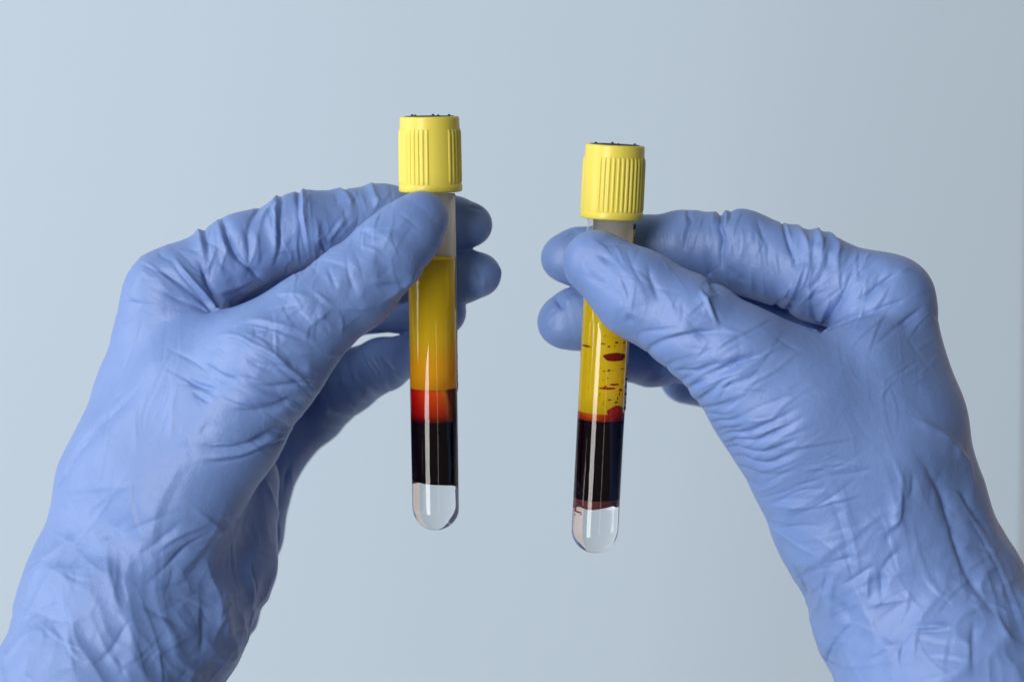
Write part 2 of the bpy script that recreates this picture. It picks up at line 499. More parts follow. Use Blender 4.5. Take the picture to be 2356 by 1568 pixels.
    for a_i in range(40):
        ang = a_i * step + gaps["phase"]
        dd = [abs((ang - g + math.pi) % (2 * math.pi) - math.pi) for g in gaps["smooth"]]
        if min(dd) < gaps["half"]: continue
        M4 = Matrix.Identity(4)
        if rib0 is None:
            V, F = [], []
            for (q, hh) in hs:
                rb = 7.98 - 0.12 * (q - 0.1) / 0.7
                for (u, w) in wds:
                    V.append((u * 0.98, rb + max(hh * w, -0.08) if w > 0 else rb - 0.1, k(q)))
            for j in range(len(hs) - 1):
                for m_ in range(5):
                    F.append((j * 6 + m_, j * 6 + m_ + 1, j * 6 + 7 + m_, j * 6 + 6 + m_))
            me = bpy.data.meshes.new("rib")
            me.from_pydata([tuple(c * MM for c in v) for v in V], [], F); me.materials.append(YELLOW)
            me.polygons.foreach_set("use_smooth", [True] * len(me.polygons)); me.update()
            me.flip_normals()
            rib0 = me
        o = bpy.data.objects.new("rib", rib0); COL.objects.link(o)
        fr = t["front"] * math.cos(ang) + t["right"] * math.sin(ang)
        tg = np.cross(fr, t["ax"])
        B = R3 @ np.array([tg, fr, t["ax"]]).T
        M4 = Matrix([list(B[r_]) + [0] for r_ in range(3)] + [[0, 0, 0, 1]])
        M4.translation = Vector(W(t["bot"]))
        o.parent = cap; o.matrix_parent_inverse = Matrix.Identity(4); o.matrix_basis = M4
    # stopper with little studs
    V, F = revolve([(6.5, k(0.90)), (6.5, k(0.998)), (6.3, k(1.008)), (4.0, k(1.008)), (3.6, k(0.985)), (0.001, k(0.985))], t, 48)
    st = add("stopper", V, F, RUBBER, parent=cap, sh=40)
    bm = bmesh.new(); bmesh.ops.create_uvsphere(bm, u_segments=10, v_segments=6, radius=0.00042)
    stud = bpy.data.meshes.new("stud"); bm.to_mesh(stud); bm.free(); stud.materials.append(RUBBER)
    stud.polygons.foreach_set("use_smooth", [True] * len(stud.polygons))
    for q in range(gaps["studs"]):
        a = gaps["stud"] + q * 2 * math.pi / gaps["studs"]
        o = bpy.data.objects.new("stud", stud); COL.objects.link(o)
        o.parent = cap; o.matrix_parent_inverse = Matrix.Identity(4)
        p = t["bot"] + t["ax"] * (k(1.008) + 0.02) + (t["front"] * math.cos(a) + t["right"] * math.sin(a)) * 5.1
        o.matrix_basis = Matrix.Translation(Vector(W(p)))
    t["root"] = root; t["add"] = add; t["h"] = h
    # children of root carry world coordinates in their meshes: undo the root's translation once
    return root

Yel1 = (0.98, 0.84, 0.16, 1); Yel2 = (0.95, 0.74, 0.10, 1); Org = (0.92, 0.56, 0.07, 1)
def mat_red(name, rampx, murk=0.6):
    """red serum: the tint, with any painted shade, changes across the tube and deepens towards the clot"""
    m, nt, out = nodes(name)
    tc = N(nt, "ShaderNodeTexCoord"); sp = N(nt, "ShaderNodeSeparateXYZ")
    nt.links.new(tc.outputs["Generated"], sp.inputs[0])
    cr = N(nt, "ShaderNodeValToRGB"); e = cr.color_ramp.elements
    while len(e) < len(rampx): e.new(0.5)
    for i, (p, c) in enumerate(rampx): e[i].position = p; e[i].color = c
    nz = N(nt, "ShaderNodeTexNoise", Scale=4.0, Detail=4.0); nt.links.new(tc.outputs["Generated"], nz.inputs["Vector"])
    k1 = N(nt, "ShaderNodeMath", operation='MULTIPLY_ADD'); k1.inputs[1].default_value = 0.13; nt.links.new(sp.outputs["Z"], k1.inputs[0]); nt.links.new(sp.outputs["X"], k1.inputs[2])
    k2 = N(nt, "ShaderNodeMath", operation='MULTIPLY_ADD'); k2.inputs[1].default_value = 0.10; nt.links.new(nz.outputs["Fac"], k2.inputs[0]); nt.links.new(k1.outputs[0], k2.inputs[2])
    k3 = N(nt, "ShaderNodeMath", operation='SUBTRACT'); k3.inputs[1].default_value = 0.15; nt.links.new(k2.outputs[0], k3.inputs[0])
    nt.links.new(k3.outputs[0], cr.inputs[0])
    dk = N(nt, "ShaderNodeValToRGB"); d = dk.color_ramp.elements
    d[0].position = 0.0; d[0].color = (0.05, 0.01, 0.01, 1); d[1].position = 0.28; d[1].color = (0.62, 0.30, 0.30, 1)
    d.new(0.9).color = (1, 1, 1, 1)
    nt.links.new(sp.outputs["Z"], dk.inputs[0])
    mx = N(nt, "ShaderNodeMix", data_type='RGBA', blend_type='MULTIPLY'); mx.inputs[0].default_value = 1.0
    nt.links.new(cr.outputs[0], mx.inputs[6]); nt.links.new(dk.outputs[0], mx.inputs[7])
    di = N(nt, "ShaderNodeBsdfDiffuse"); tr = N(nt, "ShaderNodeBsdfTranslucent"); g = N(nt, "ShaderNodeBsdfGlass", IOR=1.34)
    for n_ in (di, tr, g): nt.links.new(mx.outputs[2], n_.inputs["Color"])
    m1 = N(nt, "ShaderNodeMixShader"); m1.inputs[0].default_value = 0.4
    nt.links.new(di.outputs[0], m1.inputs[1]); nt.links.new(tr.outputs[0], m1.inputs[2])
    m2 = N(nt, "ShaderNodeMixShader"); m2.inputs[0].default_value = murk
    nt.links.new(g.outputs[0], m2.inputs[1]); nt.links.new(m1.outputs[0], m2.inputs[2])
    nt.links.new(m2.outputs[0], out.inputs[0])
    return m
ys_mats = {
    "L": (mat_red("red_serum_left", [(0.0, (0.62, 0.006, 0.002, 1)), (0.16, (0.80, 0.017, 0.004, 1)), (0.34, (0.90, 0.085, 0.006, 1)), (0.66, (0.96, 0.15, 0.006, 1)), (0.76, (0.92, 0.30, 0.02, 1)), (0.84, (0.16, 0.014, 0.008, 1)), (1.0, (0.07, 0.006, 0.008, 1))], 0.8),  # dark right end of the ramp is shade painted into the serum colour
          mat_liquid("plasma_left", [(0.0, Org, (0.90, 0.38, 0.004, 1)), (0.20, (0.92, 0.62, 0.08, 1), (0.92, 0.46, 0.006, 1)), (0.40, Yel2, (0.92, 0.62, 0.010, 1)), (1.0, Yel1, (0.95, 0.72, 0.010, 1))], 0.86, noise=0.16)),
    "R": (mat_red("red_serum_right", [(0.0, (0.55, 0.05, 0.004, 1)), (0.25, (0.72, 0.16, 0.008, 1)), (0.45, (0.62, 0.09, 0.006, 1)), (0.7, (0.55, 0.012, 0.004, 1)), (1.0, (0.50, 0.006, 0.004, 1))], 0.8),
          mat_liquid("plasma_right", [(0.0, (0.96, 0.80, 0.14, 1), (0.94, 0.70, 0.008, 1)), (1.0, Yel1, (0.95, 0.73, 0.010, 1))], 0.58)),
}
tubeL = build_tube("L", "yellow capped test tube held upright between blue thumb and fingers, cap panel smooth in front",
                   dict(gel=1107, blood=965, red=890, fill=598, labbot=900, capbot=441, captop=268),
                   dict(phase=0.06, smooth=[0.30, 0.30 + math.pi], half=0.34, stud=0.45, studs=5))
tubeR = build_tube("R", "tilted yellow capped test tube with blood specks in its yellow plasma",
                   dict(gel=1157, blood=962, red=945, fill=640, labbot=940, capbot=503, captop=333),
                   dict(phase=0.0, smooth=[-0.95, -0.95 + math.pi], half=0.36, stud=0.15, studs=4))

def blood_specks():
    t = TUBES["R"]; rnd = random.Random(5); RL = RT - 0.15
    spots = [(433,126,24,12),(480,130,18,10),(345,136,34,8),(384,152,20,10),(362,86,11,5),(412,94,8,4),(420,147,11,6),
             (236,162,60,13),(428,218,150,54),(334,288,6,6),(353,309,12,9),(383,303,19,12),(406,302,8,5),(470,294,26,7),(376,350,12,7),
             (346,363,8,7),(362,405,16,14),(376,416,110,16),(420,392,60,14),(326,453,14,6),(322,465,9,5),(350,500,10,5),(388,488,24,8),(322,490,8,5),
             (345,515,10,5),(458,428,22,18),(450,452,10,22),(438,478,9,20),(430,504,18,14),(436,566,112,78),(385,604,12,14),(425,608,9,10),(255,422,5,6),(300,340,4,4),(158,1195,12,56),(188,1212,44,12),(206,1224,12,8),(152,1236,8,16),(172,1200,10,30)]
    for (x, y, w, h) in spots:
        py = (780 + y / 2.613) / 1.06112; px = (1340 + x / 2.613) / 1.06112
        hh = tube_h(t, py); c = t["bot"] + t["ax"] * hh
        cx = c[0] / (ZS * (CAMD - c[2]) / CAMD) + 1178
        off = max(-0.93, min(0.93, (px - cx) * ZS / RL))
        w_ = w / 2.613 / 1.06112 * ZS / 2; h_ = h / 2.613 / 1.06112 * ZS / 2
        off = max(-0.9, min(off, math.sin(1.25) - min(w_ / RL, 0.5) * 0.6))
        a = math.asin(off)
        n, rings = (36, 9) if w > 40 else (18, 4)
        ph = [rnd.uniform(0, 6.28) for _ in range(3)]
        wa = w_ / RL / max(0.35, math.cos(a))
        V, F = [], []
        for side in (1, -1):
            for k in range(rings + 1):
                q = k / rings
                for i in range(n):
                    th = 2 * math.pi * i / n
                    big = min(1.0, 14 / w); rr = q * (1 + big * 0.12 * math.sin(2 * th + ph[0]) + (0.02 + 0.06 * big) * math.sin(3 * th + ph[1]) + 0.05 * math.sin(5 * th + ph[2]))
                    depth = (RL + 0.03) if side == 1 else (RL + 0.025 - 0.25 * (1 - q * q) * min(1, h_))
                    ang = a + wa * rr * math.cos(th)
                    V.append(t["bot"] + t["ax"] * (hh + h_ * rr * math.sin(th)) + (t["front"] * math.cos(ang) + t["right"] * math.sin(ang)) * depth)
            b0 = 0 if side == 1 else n * (rings + 1)
            for k in range(rings):
                for i in range(n):
                    j = (i + 1) % n
                    F.append((b0 + k * n + i, b0 + k * n + j, b0 + (k + 1) * n + j, b0 + (k + 1) * n + i))
        e0 = rings * n; e1 = n * (rings + 1) + rings * n
        for i in range(n): F.append((e0 + i, e0 + (i + 1) % n, e1 + (i + 1) % n, e1 + i))
        t["add"]("blood_speck", V, F, RESFILM if y > 1100 else (DROP if (h < 15 and w < 50) or y < 300 else SMEAR))
blood_specks()

# ------------------------------------------------------------------ hands: distance fields
def smin(a, b, k):
    h = np.maximum(k - np.abs(a - b), 0) / k
    return np.minimum(a, b) - h * h * k * 0.25
def cone(X, a, b, ra, rb):
    ba = b - a; L2 = float(ba @ ba) + 1e-9
    d = X - a
    tt = np.clip((d @ ba) / L2, 0, 1)
    q = d - tt[:, None] * ba
    return np.sqrt(np.einsum('ij,ij->i', q, q)) - (ra + (rb - ra) * tt)
class Hand:
    def __init__(s, chains, slabs, tube, kpalm=9.0):
        # chains: name -> [(px,py,z,r)], kblend to palm
        s.ch = {}
        for n, (pts, kb) in chains.items():
            s.ch[n] = ([(P(x, y, z), RAD(r, z, y)) for x, y, z, r in pts], kb)
        s.sl = [[(P(x, y, z), RAD(r, z, y)) for x, y, z, r in pts] for pts in slabs]
        s.names = ["palm"] + list(s.ch)
        s.tube = tube; s.kp = kpalm
        allp = [p for c, _ in s.ch.values() for p in c] + [p for c in s.sl for p in c]
        s.lo = np.min([p - r for p, r in allp], axis=0) - 6
        s.hi = np.max([p + r for p, r in allp], axis=0) + 6
    def chain(s, X, pts, k=2.5):
        d = None
        for (a, ra), (b, rb) in zip(pts[:-1], pts[1:]):
            e = cone(X, a, b, ra, rb)
            d = e if d is None else smin(d, e, k)
        return d
    def f(s, X, ids=False):
        dp = None
        for c in s.sl:
            e = s.chain(X, c, 4.0)
            dp = e if dp is None else smin(dp, e, s.kp)
        best = dp.copy(); idx = np.zeros(len(X), int)
        raw = dp.copy()
        for i, (n, (pts, kb)) in enumerate(s.ch.items()):
            df = s.chain(X, pts)
            if ids:
                idx = np.where(df < raw, i + 1, idx); raw = np.minimum(raw, df)
            e = smin(dp, df, kb)
            best = smin(best, e, 0.5)
        t = s.tube                                        # the rubber is pressed flat by the tube
        ax = cone(X, t["bot"] + t["ax"] * RT, t["top"] + t["ax"] * 12, RT + 0.02, RT + 0.02)
        best = -smin(-best, ax, 1.0)
        cp = cone(X, t["bot"] + t["ax"] * (t["h"]["capbot"] + 8.6), t["bot"] + t["ax"] * t["h"]["captop"], 8.5, 8.5)
        best = -smin(-best, cp, 1.0)
        return (best, idx) if ids else best
    def grad(s, X, e=0.15):
        g = np.zeros_like(X)
        for v in ((1, -1, -1), (-1, -1, 1), (-1, 1, -1), (1, 1, 1)):
            v = np.array(v, float)
            g += v * s.f(X + v * e)[:, None]
        return g / (np.linalg.norm(g, axis=1, keepdims=True) + 1e-12)

def chunked(f, X, n=200000):
    return np.concatenate([f(X[i:i + n]) for i in range(0, len(X), n)])

def surface_nets(fn, lo, hi, h, blk=6):
    n = np.ceil((hi - lo) / h / blk).astype(int) * blk + 1
    nb = (n - 1) // blk
    ii = np.stack(np.meshgrid(*[np.arange(k) for k in nb], indexing='ij'), -1).reshape(-1, 3)
    cen = lo + (ii + 0.5) * blk * h
    dc = chunked(fn, cen)
    D = np.full(tuple(n), 0, np.float32)
    Db = dc.reshape(tuple(nb)).astype(np.float32)
    full = np.repeat(np.repeat(np.repeat(Db, blk, 0), blk, 1), blk, 2)
    D[:-1, :-1, :-1] = full
    D[-1] = 9; D[:, -1] = 9; D[:, :, -1] = 9
    act = ii[np.abs(dc) < blk * h * 0.87 + 3.0]
    off = np.stack(np.meshgrid(*[np.arange(blk + 1)] * 3, indexing='ij'), -1).reshape(-1, 3)
    g = (act[:, None, :] * blk + off[None]).reshape(-1, 3)
    flat = np.unique(np.ravel_multi_index(g.T, tuple(n)))
    g = np.stack(np.unravel_index(flat, tuple(n)), -1)
    vals = chunked(fn, lo + g * h)
    D.reshape(-1)[flat] = vals
    neg = D < 0
    c = np.zeros(tuple(k - 1 for k in n), np.uint8)
    sl = [slice(None, -1), slice(1, None)]
    for i in (0, 1):
        for j in (0, 1):
            for k in (0, 1):
                c += neg[sl[i], sl[j], sl[k]]
    mask = (c > 0) & (c < 8)
    cells = np.argwhere(mask)
    vid = np.full(mask.shape, -1, np.int64); vid[mask] = np.arange(len(cells))
    acc = np.zeros((len(cells), 3)); cnt = np.zeros(len(cells))
    cor = [(i, j, k) for i in (0, 1) for j in (0, 1) for k in (0, 1)]
    for a in cor:
        for ax in range(3):
            if a[ax] == 1: continue
            b = list(a); b[ax] = 1
            va = D[cells[:, 0] + a[0], cells[:, 1] + a[1], cells[:, 2] + a[2]]
            vb = D[cells[:, 0] + b[0], cells[:, 1] + b[1], cells[:, 2] + b[2]]
            m = (va < 0) != (vb < 0)
            tt = np.where(m, va / np.where(m, va - vb, 1), 0)
            p = np.array(a, float)[None] + np.eye(3)[ax][None] * tt[:, None]
            acc += p * m[:, None]; cnt += m
    V = lo + (cells + acc / cnt[:, None]) * h
    Q = []
    for ax in range(3):
        s0 = [slice(1, -1)] * 3; s1 = [slice(1, -1)] * 3
        s0[ax] = slice(0, -1); s1[ax] = slice(1, None)
        A = neg[tuple(s0)]; B = neg[tuple(s1)]
        e = np.argwhere(A != B); sgn = A[tuple(e.T)]
        base = e.copy()
        for o in range(3):
            if o != ax: base[:, o] += 1
        u, v = [(1, 2), (2, 0), (0, 1)][ax]
        def at(du, dv):
            q = base.copy(); q[:, u] -= du; q[:, v] -= dv
            return vid[tuple(q.T)]
        q = np.stack([at(1, 1), at(0, 1), at(0, 0), at(1, 0)], -1)
        q[~sgn] = q[~sgn][:, ::-1]
        Q.append(q)
    Q = np.concatenate(Q)
    return V, Q

def subdivide(V, Q):
    E = np.concatenate([Q[:, [0, 1]], Q[:, [1, 2]], Q[:, [2, 3]], Q[:, [3, 0]]])
    E.sort(axis=1)
    key = E[:, 0] * len(V) + E[:, 1]
    uk, inv = np.unique(key, return_inverse=True)
    em = (V[uk // len(V)] + V[uk % len(V)]) / 2
    fm = V[Q].mean(1)
    nq = len(Q); e = inv.reshape(4, nq) + len(V)
    fi = np.arange(nq) + len(V) + len(em)
    V2 = np.concatenate([V, em, fm])
    Q2 = np.concatenate([np.stack([Q[:, 0], e[0], fi, e[3]], -1), np.stack([Q[:, 1], e[1], fi, e[0]], -1),
                         np.stack([Q[:, 2], e[2], fi, e[1]], -1), np.stack([Q[:, 3], e[3], fi, e[2]], -1)])
    return V2, Q2
def relax(V, Q, it=1, lam=0.5):
    for _ in range(it):
        s = np.zeros_like(V); c = np.zeros(len(V))
        for i in range(4):
            for j in (1, 3):
                b = Q[:, (i + j) % 4]
                for ax in range(3):
                    s[:, ax] += np.bincount(Q[:, i], weights=V[b, ax], minlength=len(V))
                c += np.bincount(Q[:, i], minlength=len(V))
        V = V + lam * (s / np.maximum(c, 1)[:, None] - V)
    return V
def vnormals(V, Q):
    n = np.cross(V[Q[:, 2]] - V[Q[:, 0]], V[Q[:, 3]] - V[Q[:, 1]])
    o = np.zeros_like(V)
    for i in range(4):
        for ax in range(3):
            o[:, ax] += np.bincount(Q[:, i], weights=n[:, ax], minlength=len(V))
    return o / (np.linalg.norm(o, axis=1, keepdims=True) + 1e-12)

# gradient noise
_rng = np.random.RandomState(11)
_perm = np.tile(_rng.permutation(256), 3)
_jit = _rng.rand(256, 3)
_gr = _rng.normal(size=(256, 3)); _gr /= np.linalg.norm(_gr, axis=1, keepdims=True)
def noise(X):
    i = np.floor(X).astype(int); f = X - i; i &= 255
    u = f * f * f * (f * (f * 6 - 15) + 10)
    r = 0
    for dx in (0, 1):
        for dy in (0, 1):
            for dz in (0, 1):
                h = _perm[_perm[_perm[i[:, 0] + dx] + i[:, 1] + dy] + i[:, 2] + dz]
                g = _gr[h]
                dot = g[:, 0] * (f[:, 0] - dx) + g[:, 1] * (f[:, 1] - dy) + g[:, 2] * (f[:, 2] - dz)
                w = (u[:, 0] if dx else 1 - u[:, 0]) * (u[:, 1] if dy else 1 - u[:, 1]) * (u[:, 2] if dz else 1 - u[:, 2])
                r = r + w * dot
    return r * 1.6
def ridged(X):
    return 1 - np.minimum(np.abs(noise(X)) * 2.2, 1)

def facets(X, k=14.0):
    """straight-edged crumple: rounded hollows that meet in ridges"""
    i0 = np.floor(X).astype(int); f = X - i0
    acc = np.zeros(len(X))
    for dx in (-1, 0, 1):
        for dy in (-1, 0, 1):
            for dz in (-1, 0, 1):
                j = (i0 + np.array([dx, dy, dz])) & 255
                h = _perm[_perm[_perm[j[:, 0]] + j[:, 1]] + j[:, 2]]
                d = np.array([dx, dy, dz]) + _jit[h] - f
                acc += np.exp(-k * np.einsum('ij,ij->i', d, d))
    return -np.log(acc + 1e-30) / k
def project_px(V):
    f = ZS * (CAMD - V[:, 2]) / CAMD
    return np.stack([V[:, 0] / f + 1178, 784 - V[:, 1] / f], -1)

CROPS = {"A": (280, 430, 4.612), "B": (600, 430, 4.612), "C": (450, 700, 4.127), "D": (100, 760, 4.127), "E": (1300, 520, 4.127),
         "F": (1600, 480, 3.267), "G": (1500, 820, 4.127), "H": (0, 1000, 2.361), "I": (1700, 1000, 2.361), "R": (250, 400, 2.356), "S": (1300, 480, 2.1418), "J": (930, 250, 2.958), "K": (1300, 320, 3.266), "Z": (0, 0, 0.942401)}
def spline(pts, n=6):
    p = np.array(pts, float)
    if len(p) < 3: 
        return np.array([p[0] + (p[-1] - p[0]) * k / n for k in range(n + 1)])
    q = np.concatenate([[2 * p[0] - p[1]], p, [2 * p[-1] - p[-2]]])
    out = []
    for i in range(1, len(q) - 2):
        for k in range(n):
            u = k / n
            out.append(0.5 * ((2 * q[i]) + (-q[i - 1] + q[i + 1]) * u + (2 * q[i - 1] - 5 * q[i] + 4 * q[i + 1] - q[i + 2]) * u * u + (-q[i - 1] + 3 * q[i] - 3 * q[i + 1] + q[i + 2]) * u ** 3))
    out.append(p[-1])
    return np.array(out)

def apply_folds(V, Q, Nn, folds):
    """folds of the rubber: each one follows a line laid on the surface"""
    bvh = BVHTree.FromPolygons(V.tolist(), Q.tolist())
    camp = Vector((0, 0, CAMD))
    D = np.zeros(len(V))
    for fd in folds:
        cid, w, amp, typ, pts = fd[:5]
        x0, y0, s_ = CROPS[cid]
        w = 0.24 + w * 0.34; amp = amp * (0.62 if cid == 'Z' else 0.55 if cid == 'H' else 0.8 if cid == 'I' else 1.25 if cid == 'F' else 1.05 if cid == 'A' else 0.9)
        px = spline([((x / s_ + x0) / 1.06112, (y / s_ + y0) / 1.06112) for x, y in pts])
        S, last = [], None
        for x, y in px:
            d = (Vector(P(x, y, 0, False)) - camp).normalized()
            hit = bvh.ray_cast(camp, d)
            if hit[0] is None: continue
            S.append(np.array(hit[0]))
        if len(S) < 2: continue
        S = np.array(S)
        seg = np.linalg.norm(np.diff(S, axis=0), axis=1)
        keep = np.concatenate([[True], seg < 9.0])
        S = S[keep]
        if len(S) < 2: continue
        if len(fd) > 5:                                   # run on round the edge of the hand
            for fl, i0, i1 in (('s', 0, 1), ('e', -1, -2)):
                if fl in fd[5]:
                    tg = S[i0] - S[i1]; tg /= np.linalg.norm(tg) + 1e-9
                    e1_ = S[i0] + 1.6 * tg * 0.7 + np.array([0, 0, -1.6 * 0.7]); e2_ = e1_ + 3.0 * tg * 0.25 + np.array([0, 0, -2.9])
                    S = np.concatenate([[e2_, e1_], S]) if fl == 's' else np.concatenate([S, [e1_, e2_]])
        L = np.concatenate([[0], np.cumsum(np.linalg.norm(np.diff(S, axis=0), axis=1))])
        reach = w * 8
        sel = np.where(np.all((V > S.min(0) - reach) & (V < S.max(0) + reach), axis=1))[0]
        if len(sel) == 0: continue
        X = V[sel]
        bd = np.full(len(sel), 1e9); bt = np.zeros(len(sel)); sg = np.zeros(len(sel))
        for i in range(len(S) - 1):
            a, b = S[i], S[i + 1]; ba = b - a; l2 = ba @ ba + 1e-9
            u = np.clip(((X - a) @ ba) / l2, 0, 1)
            q = X - a - u[:, None] * ba
            d = np.sqrt(np.einsum('ij,ij->i', q, q))
            m = d < bd
            bd[m] = d[m]; bt[m] = (L[i] + u[m] * math.sqrt(l2)) / L[-1]
            cr = np.cross(ba / math.sqrt(l2), q[m])
            sg[m] = np.einsum('ij,ij->i', cr, Nn[sel][m])
        sd = np.where(sg >= 0, bd, -bd)                   # left of the stroke is positive
        amp = amp * min(1.0, 0.25 + 0.75 * L[-1] / 13.0)             # short creases stay shallow
        T = S[-1] - S[0]; left = np.array([-T[1], T[0], 0.0])
        lit = 1.0 if left @ np.array([-0.9, 0.35, 0.0]) > 0 else -1.0
        k_ = 0.35
        base = lambda d, ww: np.exp(-(np.sqrt(d * d + (k_ * ww) ** 2) - k_ * ww) / (0.62 * ww))
        # a fold leans: gentle on one side, steep on the other
        rid = lambda d, ww: base(d, np.where(d * lit > 0, 2.3 * ww, 0.9 * ww))
        val = lambda d, ww: base(d, np.where(d * lit > 0, 0.9 * ww, 2.0 * ww))
        taper = np.clip(np.minimum(bt / 0.42, (1 - bt) / 0.42), 0, 1); taper = taper * taper * (3 - 2 * taper)
        if len(fd) > 5:                                   # keeps its depth towards one end
            if 's' in fd[5]: taper = np.where(bt < 0.5, 1, taper)
            if 'e' in fd[5]: taper = np.where(bt > 0.5, 1, taper)
        if typ == 'r': pr = rid(sd, w)
        elif typ == 'v': pr = -val(sd, w)
        elif typ == 'f': pr = rid(sd, w) - 0.75 * base(sd + 1.9 * w, w)     # ridge with a trough on its right
        elif typ == 'g': pr = rid(sd, w) - 0.75 * base(sd - 1.9 * w, w)     # ridge with a trough on its left
        wide = np.exp(-(bd / (3.4 * w)) ** 2) * 0.30             # the rubber around gives a little too
        pr = pr + (wide if typ in 'rfg' else -wide)
        D[sel] += amp * pr * taper * (0.85 + 0.35 * noise(X * 0.25))
    return D


H_L = dict(
    chains={
        "index": ([(395, 678, 4, 98), (560, 580, 0, 87), (700, 528, -4, 85), (880, 503, -10, 76), (1043, 516, -12.9, 62), (1083, 517, -11.5, 50)], 6),
        "middle": ([(450, 790, -16, 95), (720, 650, -22, 84), (930, 625, -17, 77), (1058, 634, -13, 62), (1102, 632, -11.5, 51)], 6),
        "ring": ([(480, 880, -34, 90), (690, 745, -40, 70), (800, 712, -34, 61), (925, 700, -20, 62), (1015, 716, -13.2, 58)], 6),
        "little": ([(612, 1022, -48, 92), (718, 945, -48, 75), (800, 876, -37, 72), (880, 839, -25, 60), (962, 806, -14.5, 44)], 6),
        "thumb": ([(970, 501, 13.0, 62), (940, 534, 14.5, 76), (893, 583, 17, 87), (815, 660, 20, 98), (713, 736, 24, 104), (620, 830, 26, 118)], 8),
    },
    slabs=[
        [(620, 830, 26, 116), (520, 980, 24, 128), (400, 1150, 22, 150)],
        [(395, 678, 2, 98), (330, 900, 4, 100), (260, 1100, 12, 120)],
        [(500, 800, 12, 80), (400, 760, 4, 90)],
        [(440, 780, -18, 95), (370, 1100, -16, 120)],
        [(490, 900, -32, 90), (450, 1150, -26, 110)],
        [(610, 1000, -46, 92), (550, 1230, -35, 92), (482, 1400, -25, 100), (395, 1560, -10, 98)],
        [(560, 805, 20, 78), (430, 890, 17, 108), (350, 1050, 17, 132)],
        [(535, 1110, -6, 105), (500, 1290, 2, 130), (415, 1450, 14, 118)],
        [(350, 1180, 0, 215), (297, 1400, 14, 247), (232, 1600, 26, 242), (205, 1680, 31, 244)],
    ])
H_R = dict(
    chains={
        "index": ([(2043, 694, 7, 97), (1880, 640, 0, 98), (1700, 578, -7, 93), (1570, 570, -12.5, 82), (1480, 573, -14.5, 74), (1322, 592, -13.4, 64), (1292, 594, -12.2, 47)], 6),
        "middle": ([(2000, 800, -16, 95), (1750, 720, -22, 85), (1500, 700, -17, 78), (1318, 735, -13.4, 69), (1290, 742, -12.2, 53)], 6),
        "ring": ([(1950, 880, -34, 90), (1700, 800, -40, 80), (1500, 812, -26, 74), (1400, 815, -14, 58)], 6),
        "little": ([(1900, 960, -48, 85), (1700, 880, -56, 70), (1582, 864, -44, 65)], 6),
        "thumb": ([(1373, 605, 13.5, 77), (1465, 674, 18, 100), (1590, 746, 22, 110), (1703, 836, 24, 131), (1810, 940, 23, 148)], 8),
    },
    slabs=[
        [(1810, 940, 23, 148), (1868, 1060, 21, 142), (1930, 1220, 20, 145)],
        [(1850, 868, 20, 100), (1985, 850, 19, 108), (2020, 1050, 22, 150), (2040, 1220, 20, 160)],
        [(1900, 960, 24, 130), (2060, 960, 18, 125)],
        [(2043, 694, 7, 97), (2095, 975, 13, 112), (2130, 1130, 15, 120)],
        [(2000, 800, -16, 95), (2050, 1100, -14, 115)],
        [(1960, 880, -32, 90), (2020, 1120, -26, 105)],
        [(1920, 960, -46, 85), (1990, 1150, -36, 95)],
        [(2033, 1180, 4, 216), (2114, 1390, 14, 242), (2203, 1575, 26, 254), (2240, 1650, 30, 254)],
    ])
